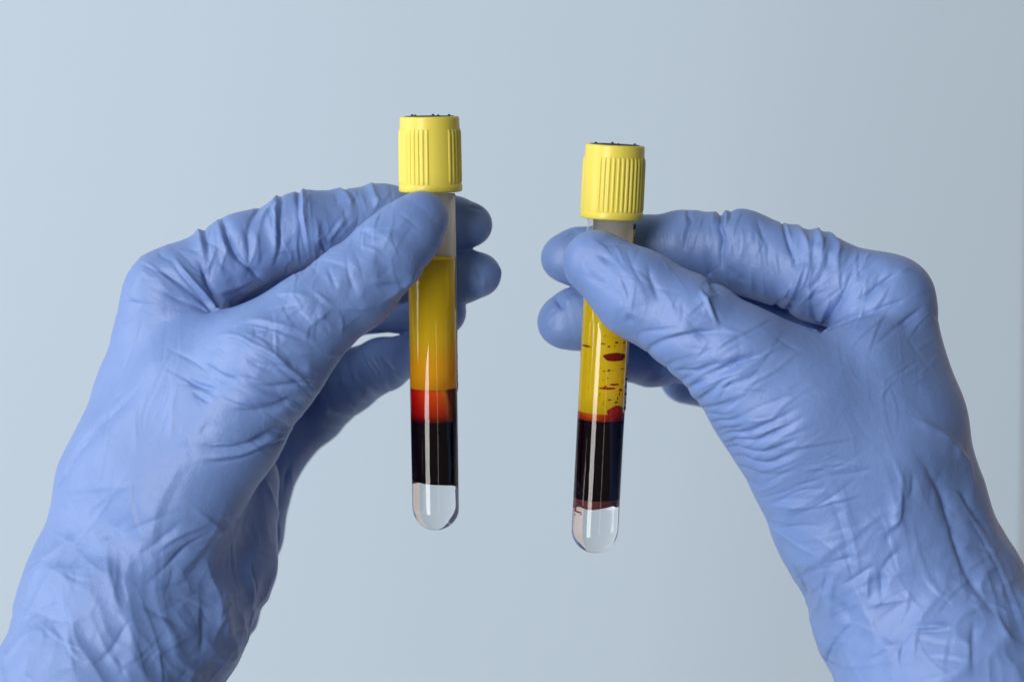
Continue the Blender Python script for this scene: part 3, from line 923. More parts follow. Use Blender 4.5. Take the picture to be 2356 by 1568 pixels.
FOLDS_L = [
 # index finger and its knuckle
 ("A", 1.2, 1.5, 'v', [(1228,590),(1290,760),(1360,900),(1480,1010),(1600,1130),(1720,1240)], 's'),
 ("A", 1.3, 0.7, 'r', [(1195,590),(1245,760),(1330,920),(1420,1030)], 's'),
 ("A", 1.0, 0.7, 'r', [(1390,890),(1510,1005),(1610,1110)]),
 ("A", 1.2, 0.75, 'g', [(955,610),(980,740),(1000,860),(1020,1000),(1045,1050)], 's'),
 ("A", 1.0, 0.55, 'r', [(1170,690),(1130,850),(1080,980),(1010,1080),(1000,1150)]),
 ("A", 1.2, 1.3, 'v', [(905,910),(970,1010),(1000,1100),(1040,1200),(1100,1310),(1190,1480)], 'e'),
 ("A", 1.1, 0.9, 'f', [(640,850),(700,950),(800,1080),(950,1250),(1080,1400),(1160,1490)], 'e'),
 ("A", 1.0, 0.8, 'v', [(420,985),(560,1080),(700,1180),(850,1300),(1000,1420),(1090,1500)], 'e'),
 ("A", 0.9, 0.6, 'v', [(290,1210),(450,1250),(640,1340),(850,1430),(1050,1500)], 'e'),
 ("A", 0.9, 0.35, 'v', [(150,1415),(350,1440),(700,1480),(1000,1505)], 's'),
 ("A", 1.0, 0.3, 'v', [(330,1040),(500,1070),(640,1130),(760,1200)]),
 ("A", 1.0, 0.3, 'v', [(520,900),(640,960),(720,1030)], 's'),
 ("A", 1.0, 0.35, 'v', [(280,1140),(420,1165),(560,1215)]),
 ("A", 1.4, 0.6, 'v', [(1590,395),(1530,500),(1500,640),(1485,830),(1530,950)], 's'),
 ("A", 1.1, 0.5, 'r', [(1800,310),(1720,400),(1640,500),(1590,640)], 's'),
 ("A", 1.1, 0.7, 'g', [(1835,300),(1815,480),(1815,700),(1800,850),(1735,1100)], 's'),
 ("A", 1.0, 0.7, 'v', [(2055,195),(2060,320),(2110,440)], 's'),
 ("A", 0.9, 0.95, 'f', [(2115,195),(2120,400),(2150,600),(2190,850),(2205,930)], 's'),
 ("A", 1.2, 0.6, 'r', [(1400,840),(1470,950),(1560,1060)]),
 ("A", 1.1, 0.45, 'r', [(1550,580),(1600,700),(1620,850),(1600,1000)]),
 ("A", 2.0, 0.5, 'v', [(1640,820),(1660,920),(1640,1050)]),
 ("A", 0.8, 0.45, 'r', [(1140,1310),(1300,1270),(1450,1220),(1610,1170)]),
 ("A", 0.8, 0.7, 'v', [(1150,1345),(1350,1312),(1610,1192)]),
 ("A", 0.8, 0.28, 'r', [(1900,820),(2020,640),(2140,580)]),
 ("A", 0.7, 0.22, 'r', [(1640,865),(1850,850),(2180,800)]),
 ("A", 0.8, 0.3, 'r', [(1280,1090),(1290,1190)]),
 ("A", 0.8, 0.3, 'v', [(1450,1050),(1510,1160)]),
 ("B", 1.5, 0.6, 'g', [(1050,140),(1130,200),(1180,300),(1200,480),(1225,560)], 's'),
 ("B", 1.2, 0.6, 'r', [(1425,115),(1460,220),(1490,290),(1430,400),(1350,500)], 's'),
 ("B", 1.3, 0.5, 'v', [(1530,290),(1480,370),(1420,450)]),
 ("B", 1.1, 0.6, 'f', [(1180,420),(1080,540),(970,680),(900,760)]),
 ("B", 1.4, 0.6, 'v', [(850,480),(870,560),(850,640)]),
 ("B", 1.0, 1.0, 'v', [(850,690),(870,760),(890,830)], 'e'),
 ("B", 1.1, 0.55, 'r', [(760,420),(810,560),(820,700),(860,680),(915,800)]),
 ("B", 1.3, 0.5, 'v', [(1090,320),(1120,440),(1160,600)]),
 ("B", 0.8, 0.2, 'r', [(820,300),(1100,280),(1270,270)]),
 ("B", 1.0, 0.3, 'r', [(1640,150),(1560,260),(1430,420)]),
 # thumb
 ("B", 1.4, 0.35, 'v', [(1260,600),(1400,660),(1560,730)]),
 ("B", 2.0, 0.45, 'v', [(820,940),(1050,990),(1230,1070)]),
 ("B", 2.4, 0.55, 'r', [(1480,780),(1440,950),(1420,1120)]),
 ("B", 2.0, 0.5, 'v', [(1650,1000),(1560,1100),(1440,1165)]),
 ("B", 1.0, 0.6, 'f', [(1330,1195),(1550,1182),(1820,1165)]),
 ("B", 1.2, 0.5, 'v', [(2000,1050),(1900,1110),(1830,1165)], 's'),
 ("B", 2.0, 1.5, 'r', [(1990,1040),(1820,1170),(1650,1320),(1480,1490)]),
 ("B", 1.1, 0.65, 'r', [(1010,1465),(1250,1490),(1480,1490)]),
 ("B", 1.0, 0.6, 'f', [(760,1270),(870,1370),(1010,1460)]),
 ("B", 0.8, 0.4, 'r', [(820,1090),(760,1200),(720,1330)]),
 ("B", 1.5, 0.5, 'r', [(1340,1230),(1310,1330),(1290,1420)]),
 ("B", 2.2, 0.5, 'r', [(1090,1090),(1060,1250),(1020,1420)]),
 ("B", 1.8, 0.5, 'v', [(1200,1110),(1170,1300),(1120,1420)]),
 ("B", 1.0, 0.3, 'v', [(700,1000),(600,1150),(520,1290)]),
 ("B", 0.9, 0.3, 'r', [(540,1300),(650,1320),(760,1400)]),
 ("B", 1.5, 0.3, 'r', [(1900,420),(1720,560),(1640,600)]),
 ("B", 2.0, 0.3, 'v', [(1950,500),(1780,690),(1650,760)]),
 ("C", 1.0, 0.35, 'r', [(850,90),(1000,70),(1150,80),(1270,150)]),
 ("C", 0.9, 0.4, 'v', [(1270,130),(1380,170),(1520,205)]),
 ("C", 1.0, 0.65, 'r', [(1530,190),(1400,290),(1220,440)]),
 ("C", 1.0, 0.4, 'v', [(1260,160),(1120,270),(960,380)]),
 ("C", 1.3, 0.5, 'r', [(1530,195),(1560,280),(1590,360),(1580,520)]),
 ("C", 1.0, 0.35, 'r', [(1800,260),(1680,350),(1580,430)]),
 ("C", 1.2, 0.6, 'f', [(480,370),(620,335),(780,340),(960,390),(1130,440),(1270,520),(1390,640)]),
 ("C", 1.3, 0.9, 'f', [(260,510),(400,480),(550,500),(700,580),(900,680),(1050,820),(1190,930)], 'e'),
 ("C", 1.6, 0.6, 'r', [(960,680),(1200,665),(1440,680)], 'e'),
 ("C", 1.8, 0.8, 'v', [(990,725),(1100,800),(1260,830)]),
 ("C", 0.8, 0.35, 'v', [(470,400),(490,470)]),
 ("C", 0.7, 0.45, 'v', [(700,400),(715,470),(710,560)]),
 ("C", 0.8, 0.35, 'v', [(880,400),(830,470),(790,530)]),
 ("C", 0.9, 0.35, 'r', [(1100,490),(1000,570),(930,650)]),
 ("C", 1.0, 0.45, 'v', [(200,610),(330,640),(430,700),(520,750)]),
 ("C", 1.1, 0.7, 'v', [(120,740),(220,790),(350,870),(500,930),(640,960)]),
 ("C", 1.0, 0.6, 'v', [(530,590),(600,690),(720,780),(900,870),(1100,920)]),
 ("C", 1.0, 0.45, 'r', [(560,760),(610,870),(650,940)]),
 ("C", 1.0, 0.5, 'v', [(390,890),(470,940),(560,970)]),
 ("C", 1.0, 0.6, 'v', [(10,890),(80,950),(200,1000),(380,1040)]),
 ("C", 1.0, 0.6, 'v', [(60,1030),(150,1110),(300,1190)]),
 ("C", 1.0, 0.7, 'v', [(600,960),(800,1000),(1000,990),(1215,950)], 'e'),
 ("C", 0.9, 0.8, 'v', [(720,1000),(850,1090),(1065,1150)], 'e'),
 ("C", 1.0, 1.0, 'v', [(650,1190),(900,1200),(1090,1140)], 'e'),
 ("C", 1.4, 0.7, 'v', [(380,1240),(700,1245),(1010,1215)], 'e'),
 ("C", 1.0, 0.7, 'v', [(640,1565),(800,1510),(935,1410)], 'e'),
 ("C", 1.2, 0.5, 'r', [(1130,1110),(1180,1300),(1220,1560)]),
 ("C", 1.2, 0.5, 'r', [(1330,850),(1360,1150),(1385,1350)]),
 ("C", 1.2, 0.6, 'v', [(1360,900),(1500,1050),(1580,1220)]),
 ("C", 1.2, 0.5, 'r', [(1560,850),(1620,980),(1690,1150)]),
 ("C", 1.1, 0.5, 'v', [(1730,700),(1750,900),(1830,1100)]),
 ("C", 1.0, 0.4, 'v', [(1960,900),(2000,980),(2040,1040)], 'e'),
 # back of the hand and thenar
 ("D", 1.0, 0.4, 'r', [(1400,650),(1370,800),(1340,950),(1330,1150),(1310,1450)]),
 ("D", 1.0, 0.3, 'r', [(980,800),(975,950),(960,1150),(975,1500)]),
 ("D", 0.9, 0.22, 'r', [(1120,660),(1050,900),(1010,1100),(990,1300)]),
 ("D", 0.9, 0.22, 'r', [(1290,590),(1180,800),(1090,1000),(1050,1250)]),
 ("D", 1.9, 0.7, 'v', [(1090,670),(900,850),(760,980),(600,1120),(430,1300),(290,1490)]),
 ("D", 0.8, 0.3, 'v', [(840,790),(760,870),(720,940)]),
 ("D", 1.0, 0.6, 'v', [(1420,640),(1550,720),(1750,790),(1900,840)]),
 ("D", 1.1, 0.6, 'v', [(1500,760),(1580,840),(1740,940)]),
 ("D", 1.0, 0.5, 'r', [(1400,1130),(1450,1250),(1480,1400)]),
 ("D", 1.8, 0.5, 'v', [(1680,1060),(1660,1150),(1580,1280)]),
 ("D", 1.2, 1.1, 'v', [(1480,1350),(1800,1370),(2050,1340),(2310,1220)], 'e'),
 ("D", 1.2, 0.8, 'f', [(1550,1480),(1800,1465),(2050,1420),(2310,1300)], 'e'),
 ("D", 0.7, 0.3, 'v', [(815,125),(900,130),(970,160)], 's'),
 # wrist
 ("H", 2.0, 0.8, 'v', [(680,10),(560,120),(430,260),(350,430)], 'e'),
 ("H", 1.2, 0.4, 'g', [(770,330),(760,450),(760,560),(800,740)]),
 ("H", 1.0, 0.5, 'v', [(1060,180),(1090,250),(1130,300)]),
 ("H", 1.6, 1.1, 'v', [(600,650),(680,700),(725,750)]),
 ("H", 4.5, 0.7, 'v', [(680,740),(680,880),(720,1050),(760,1190)]),
 ("H", 2.0, 0.8, 'r', [(625,720),(620,880),(660,1050),(720,1200)]),
 ("H", 1.1, 1.1, 'v', [(800,1040),(960,900),(1080,775),(1240,680)]),
 ("H", 1.2, 0.8, 'r', [(860,860),(1000,740),(1230,640)]),
 ("H", 1.2, 0.5, 'v', [(700,890),(850,800),(1000,680),(1100,590)]),
 ("H", 1.4, 0.7, 'r', [(1040,480),(1130,570),(1240,660),(1330,750)]),
 ("H", 1.0, 0.5, 'r', [(1300,720),(1200,770),(1090,830)]),
 ("H", 1.2, 0.9, 'g', [(1450,820),(1430,900),(1460,1050),(1450,1180)]),
 ("H", 1.0, 0.6, 'r', [(1240,1120),(1310,1090),(1395,1010)]),
 ("H", 1.3, 0.7, 'v', [(1150,1100),(1180,1180),(1240,1260)]),
 ("H", 1.5, 1.1, 'v', [(1160,1130),(1165,1300),(1150,1420)]),
 ("H", 2.4, 1.2, 'v', [(770,1090),(900,1170),(1090,1260)]),
 ("H", 1.2, 0.8, 'v', [(480,1500),(620,1400),(720,1250),(790,1170)]),
 ("H", 1.1, 0.6, 'r', [(860,1450),(960,1380),(1080,1310),(1150,1290)]),
 ("H", 1.0, 0.6, 'r', [(1350,1080),(1280,1230),(1220,1330)]),
 ("H", 1.0, 0.5, 'v', [(220,1180),(350,1210),(490,1215)]),
 ("H", 1.4, 0.5, 'r', [(500,1240),(540,1285),(500,1330)]),
 ("H", 1.1, 0.5, 'v', [(310,1510),(460,1460),(560,1430)]),
 ("H", 1.3, 0.6, 'v', [(660,1390),(690,1460),(720,1560)]),
 ("H", 1.0, 0.3, 'r', [(220,830),(380,760),(520,680),(660,560)]),
 ("H", 0.9, 0.35, 'r', [(430,840),(600,760),(690,715)]),
 ("H", 1.2, 0.8, 'r', [(1500,340),(1570,500),(1612,680),(1590,860)]),
 ("H", 1.3, 0.6, 'v', [(1440,560),(1400,640),(1390,720)]),
 ("H", 1.6, 0.7, 'v', [(1000,880),(980,990),(940,1090)]),
 ("H", 2.0, 0.6, 'r', [(340,900),(420,1050),(440,1160)]),
 ("H", 2.4, 0.6, 'v', [(500,880),(540,1000),(560,1120)]),
 ("H", 1.2, 0.6, 'v', [(1100,1480),(1060,1520),(1040,1560)]),
 ("H", 1.0, 0.5, 'r', [(800,1480),(880,1380),(960,1330)]),
]
FOLDS_R = [
 # index finger and knuckle
 ("F", 1.1, 0.6, 'g', [(250,220),(215,350),(200,460)], 's'),
 ("F", 1.1, 1.1, 'v', [(515,110),(510,240),(530,320),(520,450),(530,550),(580,730)], 's'),
 ("F", 1.0, 0.6, 'r', [(572,150),(552,260),(540,340)], 's'),
 ("F", 1.8, 1.1, 'v', [(490,270),(420,350),(395,450),(420,600),(480,740)], 'e'),
 ("F", 0.9, 0.5, 'v', [(600,110),(575,260)], 's'),
 ("F", 1.3, 0.6, 'r', [(560,480),(540,560),(600,740)]),
 ("F", 1.0, 1.0, 'v', [(1010,175),(1050,330),(1090,460),(1145,610)], 's'),
 ("F", 1.1, 0.7, 'r', [(1035,190),(1075,330),(1110,440)], 's'),
 ("F", 1.1, 1.1, 'v', [(1140,610),(1130,700),(1080,850),(1000,970)]),
 ("F", 1.0, 0.8, 'r', [(1105,630),(1070,740),(1000,830)]),
 ("F", 1.1, 1.0, 'r', [(1215,500),(1165,620),(1125,740),(1060,910)]),
 ("F", 1.4, 0.7, 'r', [(1130,220),(1210,370),(1222,480),(1190,590)], 's'),
 ("F", 1.8, 0.8, 'v', [(1240,400),(1255,540),(1225,600)]),
 ("F", 1.4, 0.8, 'r', [(1300,275),(1335,400),(1305,520),(1260,600)], 's'),
 ("F", 1.3, 0.6, 'v', [(1380,420),(1370,520),(1350,600)]),
 ("F", 1.3, 0.6, 'r', [(1420,330),(1470,400),(1440,500),(1450,600)], 's'),
 ("F", 1.2, 1.1, 'v', [(1660,450),(1560,620),(1530,700),(1450,840),(1380,960),(1305,1055)], 'e'),
 ("F", 1.8, 0.55, 'v', [(1790,490),(1640,600),(1560,690)]),
 ("F", 1.0, 1.0, 'v', [(1990,570),(1800,680),(1680,780),(1540,870)]),
 ("F", 1.5, 0.4, 'r', [(2060,560),(1900,620),(1780,680)]),
 ("F", 1.0, 0.75, 'v', [(2120,760),(1960,830),(1830,870),(1600,950),(1370,1045)], 'e'),
 ("F", 1.1, 0.6, 'v', [(2150,860),(2050,950),(1880,1060)]),
 ("F", 0.9, 0.15, 'v', [(2150,870),(2200,910),(2250,970)], 'e'),
 ("F", 1.4, 0.9, 'r', [(1365,760),(1380,860),(1330,980),(1300,1040)]),
 ("F", 1.9, 0.8, 'v', [(1215,840),(1260,940),(1290,1020)]),
 ("F", 0.9, 0.35, 'r', [(760,240),(785,400)]),
 ("F", 0.9, 0.35, 'r', [(830,310),(800,490)]),
 ("F", 1.6, 0.4, 'v', [(560,540),(650,640),(760,690)]),
 ("F", 1.2, 0.8, 'v', [(1050,780),(1000,830),(930,900)]),
 # thumb
 ("F", 0.9, 0.6, 'g', [(345,710),(420,870),(515,1060)]),
 ("F", 1.4, 0.7, 'v', [(0,1160),(160,1120),(400,1070),(620,1060)]),
 ("F", 1.4, 0.45, 'r', [(20,1130),(180,1090),(380,1050)]),
 ("F", 1.2, 0.9, 'v', [(255,1530),(350,1450),(480,1390),(700,1280),(950,1220)]),
 ("F", 1.2, 0.7, 'v', [(120,1380),(300,1390),(420,1350),(600,1290)]),
 ("F", 0.8, 0.2, 'v', [(900,1080),(1050,1180),(1200,1260)]),
 ("E", 1.7, 0.6, 'v', [(440,590),(650,690),(800,770),(930,900),(970,970)]),
 ("E", 1.0, 0.65, 'v', [(870,570),(920,700),(960,800),(990,950)]),
 ("E", 1.0, 0.55, 'r', [(1040,690),(1005,850),(1000,990)]),
 ("E", 1.3, 0.65, 'v', [(1150,480),(1200,680),(1240,800),(1290,940)]),
 ("E", 1.2, 0.4, 'r', [(1080,700),(1120,820),(1180,900)]),
 ("E", 1.5, 0.5, 'r', [(560,230),(700,330),(820,355)]),
 ("E", 1.8, 0.35, 'v', [(540,380),(700,440),(860,460)]),
 ("E", 1.0, 0.35, 'v', [(720,610),(740,520)]),
 ("E", 0.9, 0.6, 'f', [(1690,740),(1760,900),(1890,1150)]),
 ("E", 1.6, 0.5, 'r', [(880,1060),(980,1005),(1060,1050),(1110,1140)]),
 ("E", 1.4, 0.35, 'v', [(900,1120),(980,1070),(1040,1130)]),
 ("E", 1.1, 0.5, 'v', [(1050,1300),(1090,1205),(1250,1180),(1400,1160),(1600,1175)]),
 ("E", 1.4, 0.8, 'v', [(1120,1390),(1300,1290),(1500,1230),(1800,1200),(2050,1200)]),
 ("E", 1.8, 0.5, 'v', [(1280,960),(1330,1000),(1280,1090)]),
 ("E", 1.8, 0.5, 'r', [(1400,930),(1420,1020),(1340,1090)]),
 ("E", 1.0, 0.7, 'v', [(235,840),(280,930),(310,985)]),
 ("E", 1.0, 0.5, 'r', [(450,810),(360,880),(300,935)]),
 ("E", 1.2, 0.4, 'v', [(240,1040),(160,1150),(120,1230)]),
 ("E", 1.4, 0.4, 'v', [(320,240),(420,190),(520,150)]),
 # thenar
 ("G", 1.3, 0.7, 'v', [(480,330),(560,280),(650,240),(800,220),(1000,200)], 's'),
 ("G", 1.1, 1.0, 'v', [(640,470),(720,420),(900,350),(1100,270),(1260,220)], 's'),
 ("G", 1.2, 1.1, 'v', [(740,525),(900,450),(1100,360),(1300,250),(1500,200),(1800,170)], 's'),
 ("G", 1.0, 0.95, 'v', [(835,650),(960,560),(1100,450),(1260,370)], 's'),
 ("G", 0.9, 0.65, 'v', [(1040,660),(1100,560),(1230,400)]),
 ("G", 1.1, 1.0, 'v', [(900,730),(1060,700),(1200,640),(1370,550)], 's'),
 ("G", 0.9, 0.6, 'v', [(960,790),(1080,800),(1250,760)], 's'),
 ("G", 0.9, 0.8, 'v', [(1030,865),(1180,850),(1320,790)], 's'),
 ("G", 0.9, 0.8, 'v', [(1090,940),(1200,930),(1380,870)], 's'),
 ("G", 1.3, 1.15, 'v', [(1140,990),(1300,980),(1500,900),(1700,800),(1920,680)], 's'),
 ("G", 1.2, 1.15, 'v', [(1200,1060),(1400,1050),(1600,970),(1800,880),(1960,770)], 's'),
 ("G", 1.4, 1.0, 'v', [(1230,1130),(1400,1170),(1550,1160),(1750,1080),(1920,990)], 's'),
 ("G", 1.4, 0.9, 'v', [(1290,1220),(1420,1270),(1560,1280),(1750,1200),(1970,1080)], 's'),
 ("G", 1.4, 0.5, 'v', [(1330,1330),(1500,1390),(1700,1380)], 's'),
 ("G", 1.0, 0.3, 'v', [(1380,1480),(1500,1540)], 's'),
 ("G", 1.0, 0.35, 'v', [(1720,560),(1820,520),(1960,440)]),
 # wrist
 ("I", 3.2, 1.3, 'v', [(1180,130),(1300,290),(1420,500),(1480,700),(1570,960),(1700,1150),(1770,1350)]),
 ("I", 2.5, 1.2, 'r', [(1150,20),(1390,120),(1540,270),(1590,400),(1600,560)]),
 ("I", 1.8, 1.0, 'v', [(1430,420),(1530,480),(1600,600),(1740,780)]),
 ("I", 1.4, 0.9, 'r', [(1195,300),(1180,470),(1160,640),(1060,720),(1040,770)]),
 ("I", 1.6, 0.7, 'v', [(1250,330),(1240,480),(1180,520)]),
 ("I", 1.6, 0.6, 'v', [(1180,660),(1120,700),(1080,800)]),
 ("I", 1.1, 0.5, 'r', [(1100,430),(1140,520),(1150,650)]),
 ("I", 1.4, 1.1, 'v', [(1050,880),(1060,960),(1070,1120)]),
 ("I", 1.3, 0.8, 'r', [(1000,890),(990,1000),(990,1150)]),
 ("I", 1.1, 0.8, 'v', [(1200,780),(1100,870),(1060,950)]),
 ("I", 1.1, 0.9, 'v', [(830,1020),(950,940),(1040,880)]),
 ("I", 1.0, 0.6, 'v', [(730,890),(880,850),(960,830)]),
 ("I", 2.2, 0.9, 'v', [(530,850),(590,950),(630,1045)], 'e'),
 ("I", 1.6, 1.0, 'v', [(840,1090),(870,1180),(885,1240)]),
 ("I", 1.3, 1.1, 'v', [(960,1170),(880,1250),(800,1340),(710,1490)], 'e'),
 ("I", 1.3, 0.8, 'r', [(920,1240),(840,1330),(760,1450)]),
 ("I", 1.0, 0.6, 'r', [(930,1150),(1080,1110),(1290,1080)]),
 ("I", 1.0, 0.8, 'f', [(1200,1250),(1350,1250),(1490,1240)]),
 ("I", 1.1, 0.7, 'v', [(1220,1260),(1180,1400),(1190,1520)]),
 ("I", 1.2, 0.6, 'v', [(1300,1270),(1270,1380),(1260,1500)]),
 ("I", 1.1, 0.6, 'r', [(950,1440),(1080,1380),(1210,1330)]),
 ("I", 1.2, 0.7, 'v', [(1520,800),(1620,790),(1720,815)]),
 ("I", 1.2, 0.6, 'v', [(1640,1045),(1780,1030)]),
 ("I", 1.4, 1.5, 'v', [(735,1470),(790,1478),(850,1500)], 's'),
 ("I", 1.0, 0.4, 'r', [(470,700),(600,790),(740,870)], 's'),
 ("I", 1.4, 0.8, 'v', [(1600,1180),(1590,1350),(1600,1560)]),
 ("I", 1.8, 1.0, 'r', [(1720,1140),(1790,1300),(1890,1350)]),
 ("I", 1.2, 0.6, 'v', [(1540,1110),(1600,1060)]),
 ("I", 1.4, 0.6, 'v', [(760,900),(740,1000),(720,1100)]),
 ("I", 1.2, 0.5, 'r', [(800,960),(780,1040),(800,1110)]),
 ("I", 0.9, 0.4, 'v', [(700,470),(740,420)]),
 ("I", 0.9, 0.4, 'v', [(790,610),(850,560)]),
]

FOLDS_L += [
 ("J", 1.2, 0.5, 'v', [(600,735),(700,765),(790,790)]), ("J", 1.2, 0.6, 'v', [(690,1150),(690,1220),(745,1310)]),
 ("J", 1.2, 0.6, 'r', [(750,1220),(745,1400)]), ("J", 1.4, 0.8, 'v', [(610,1065),(680,1085),(720,1050)]), ("J", 1.4, 0.5, 'r', [(800,1100),(860,1220),(840,1320)]),
 ("J", 1.0, 0.4, 'v', [(640,1290),(700,1380),(700,1430)]), ("J", 1.5, 0.4, 'v', [(700,820),(760,880),(780,960)]),
]
FOLDS_R += [
 ("K", 1.1, 0.6, 'v', [(150,1300),(210,1380),(260,1440)]), ("K", 1.1, 0.5, 'r', [(390,1310),(290,1360),(230,1400)]),
 ("K", 1.4, 0.5, 'v', [(230,870),(320,810),(400,775)]), ("K", 1.2, 0.4, 'v', [(100,1480),(160,1440),(200,1400)]), ("K", 1.5, 0.4, 'v', [(90,1080),(160,1140),(280,1200)]),
]
def scatter(seed, regions):
    """many short fine creases: (centre, half sizes, turn, direction, spread, count, length, width, depth) per region"""
    r = random.Random(seed); out = []
    for cx, cy, rx, ry, rot, ang, spr, n, ln, w, amp, *kinds in regions:
        for _ in range(n):
            while True:
                u, v = r.uniform(-1, 1), r.uniform(-1, 1)
                if u * u + v * v <= 1: break
            c_, s_ = math.cos(math.radians(rot)), math.sin(math.radians(rot))
            x = cx + u * rx * c_ - v * ry * s_; y = cy + u * rx * s_ + v * ry * c_
            a = math.radians(ang + r.gauss(0, spr)); l = ln * r.uniform(0.5, 1.4) / 2
            b = r.uniform(-0.22, 0.22) * l
            dx, dy = math.cos(a), math.sin(a)
            out.append(("Z", w * r.uniform(0.5, 1.3), amp * r.uniform(0.35, 1.1), r.choice(kinds[0] if kinds else "vvvrrfg"),
                        [(x - dx * l, y - dy * l), (x - dy * b, y + dx * b), (x + dx * l, y + dy * l)]))
    return out
FOLDS_L += scatter(3, [
 (690, 520, 260, 70, -17, 97, 16, 46, 110, 0.5, 0.42),     # index, across
 (690, 530, 260, 70, -17, 150, 30, 16, 70, 0.3, 0.22),
 (790, 640, 230, 75, -35, 70, 35, 34, 95, 0.45, 0.34),     # thumb
 (790, 640, 230, 75, -35, -35, 30, 16, 110, 0.4, 0.25),
 (560, 900, 150, 150, 0, 24, 14, 38, 150, 0.45, 0.42),     # ball of the thumb
 (600, 900, 110, 150, 0, 75, 30, 14, 70, 0.3, 0.22),
 (400, 640, 110, 70, -30, 35, 10, 16, 150, 0.4, 0.3),      # knuckle
 (300, 930, 110, 190, 18, 107, 8, 22, 210, 0.35, 0.16),    # back of the hand
 (330, 1340, 290, 230, 10, -40, 26, 30, 190, 0.9, 0.30, 'rrfv'),    # wrist
 (330, 1340, 290, 230, 10, 62, 30, 22, 140, 0.7, 0.24, 'rrfv'),
 (330, 1350, 270, 190, 10, -42, 12, 8, 380, 2.2, 0.55, 'rrf'),
 (330, 1350, 270, 190, 10, 70, 14, 5, 330, 1.8, 0.45, 'rrf'),
 (830, 880, 110, 45, -30, 68, 14, 24, 85, 0.7, 0.8),      # little finger
 (690, 1020, 45, 120, 0, 80, 25, 14, 120, 0.8, 0.7),
 (900, 730, 60, 30, -20, 70, 20, 6, 50, 0.4, 0.3),
])
FOLDS_R += scatter(4, [
 (1740, 590, 230, 80, 15, 92, 14, 40, 110, 0.5, 0.42),     # index
 (1940, 640, 110, 70, 20, 125, 12, 24, 140, 0.45, 0.42),
 (1530, 690, 220, 80, 35, 75, 30, 32, 95, 0.45, 0.34),     # thumb
 (1530, 690, 220, 80, 35, 33, 20, 16, 120, 0.4, 0.25),
 (1720, 900, 150, 80, 50, -22, 10, 34, 170, 0.45, 0.42),   # ball of the thumb
 (1830, 1090, 130, 120, 40, -18, 12, 30, 190, 0.45, 0.36),
 (2080, 780, 90, 110, 0, 140, 14, 18, 130, 0.35, 0.3),     # back of the hand
 (2060, 960, 150, 190, 0, 78, 10, 14, 190, 0.35, 0.10),
 (2100, 1330, 230, 230, -15, -15, 26, 26, 180, 0.9, 0.30, 'rrfv'),  # wrist
 (2100, 1330, 230, 230, -15, 72, 24, 22, 170, 0.9, 0.28, 'rrfv'),
 (2090, 1340, 220, 190, -15, 68, 10, 8, 380, 2.2, 0.55, 'rrf'),
 (2060, 1340, 200, 190, -15, -25, 14, 5, 300, 1.8, 0.45, 'rrf'),
 (1500, 860, 60, 30, 0, 90, 20, 6, 50, 0.4, 0.3),
])
VOX = 0.66
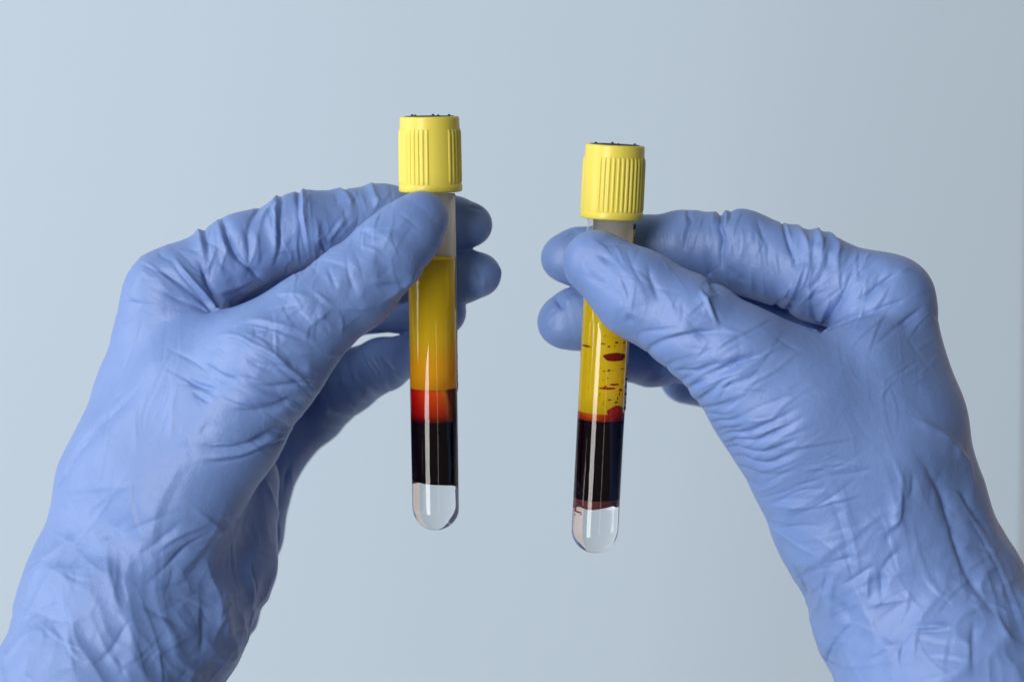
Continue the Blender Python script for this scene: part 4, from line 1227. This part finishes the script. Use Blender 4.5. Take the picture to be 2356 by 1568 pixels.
def build_hand(spec, tube, folds, label, seed):
    H = Hand(spec["chains"], spec["slabs"], tube)
    V, Q = surface_nets(H.f, H.lo, H.hi, VOX)
    V = relax(V, Q, 2)
    V, Q = subdivide(V, Q)
    V = relax(V, Q, 1)
    for _ in range(1):
        d = chunked(H.f, V)
        V = V - np.clip(d, -0.4, 0.4)[:, None] * vnormals(V, Q) * 0.8
    V = relax(V, Q, 1)
    Nn = vnormals(V, Q)
    # which finger is nearest, its direction there and how far it is to its tip
    _, idx = H.f(V, True)
    axis = np.zeros_like(V); tipd = np.full(len(V), 99.0); w_f = np.zeros(len(V))
    for i, (n, (pts, kb)) in enumerate(H.ch.items()):
        m = idx == i + 1
        X = V[m]; best = np.full(len(X), 1e9); ax = np.zeros_like(X)
        for (a, ra), (b, rb) in zip(pts[:-1], pts[1:]):
            d = cone(X, a, b, ra, rb); k = d < best
            best[k] = d[k]; ax[k] = (b - a) / np.linalg.norm(b - a)
        tip = pts[0][0] if n == "thumb" else pts[-1][0]
        axis[m] = ax; tipd[m] = np.linalg.norm(X - tip, axis=1); w_f[m] = 1
    px = project_px(V)
    off = seed * 17.3
    warp = np.stack([noise(V * 0.07 + off), noise(V * 0.07 + off + 31), noise(V * 0.07 + off + 57)], -1)
    al = np.einsum('ij,ij->i', V, axis)
    isth = idx == 1 + list(H.ch).index("thumb")
    qa = V * 0.060 + axis * (al * np.where(isth, 0.05, 0.17))[:, None] + warp * 0.5 + off
    msk = np.clip(0.35 + 1.4 * noise(V * 0.05 + off + 9), 0, 1)
    tipm = np.clip((tipd - 9) / 9, 0, 1)
    D = np.zeros(len(V))
    m = w_f > 0
    D[m] = (tipm * msk)[m] * (facets(qa[m] * 1.3) - 0.3) * 0.45
    # slack rubber round the wrist
    cuff = np.clip((px[:, 1] - 1130) / 250, 0, 1); cuff = cuff * cuff * (3 - 2 * cuff)
    m = (cuff > 0) & (px[:, 1] < 1700)
    q2 = V * np.array([0.062, 0.040, 0.050]) + warp * 0.35 + off
    dg = np.array([-0.62, 0.75, 0.2]) if seed == 1 else np.array([0.45, 0.85, 0.2])
    q2 = q2 * 1.25 - dg * ((V @ dg) * 0.035)[:, None]               # hollows drawn out along the pull
    D[m] += cuff[m] * ((facets(q2[m], 34.0) - 0.3) * (2.0 if seed == 1 else 1.25) + (facets(q2[m] * 2.1 + 5, 34.0) - 0.3) * 1.0)
    # small creases everywhere
    q3 = V * 0.15 + warp * 0.6 + off
    D += (facets(q3) - 0.3) * 0.22 * np.clip(tipd / 14, 0.2, 1) * np.clip(0.35 + 1.2 * noise(V * 0.05 + 3 + off), 0, 1)
    V = V + Nn * D[:, None]
    Nn = vnormals(V, Q)
    if folds:
        DF = apply_folds(V, Q, Nn, folds)
        V = V + Nn * DF[:, None]
    V = relax(V, Q, 1, 0.25)
    me = bpy.data.meshes.new("gloved_hand")
    me.vertices.add(len(V)); me.loops.add(Q.size); me.polygons.add(len(Q))
    me.vertices.foreach_set("co", W(V).astype(np.float32).ravel())
    me.loops.foreach_set("vertex_index", Q[:, ::-1].astype(np.int32).ravel() if FLIP else Q.astype(np.int32).ravel())
    me.polygons.foreach_set("loop_start", np.arange(0, Q.size, 4, dtype=np.int32))
    me.polygons.foreach_set("use_smooth", np.ones(len(Q), bool))
    me.update(calc_edges=True); me.validate()
    me.materials.append(GLOVE)
    o = bpy.data.objects.new("gloved_hand", me); COL.objects.link(o)
    o["label"] = label; o["category"] = "gloved hand"; o["group"] = "hands in blue nitrile gloves"
    return o
FLIP = False
build_hand(H_L, TUBES["L"], FOLDS_L, "hand in a creased blue glove holding the upright tube, little finger below the others", 1)
build_hand(H_R, TUBES["R"], FOLDS_R, "hand in a blue glove holding the tilted tube with blood specks", 2)
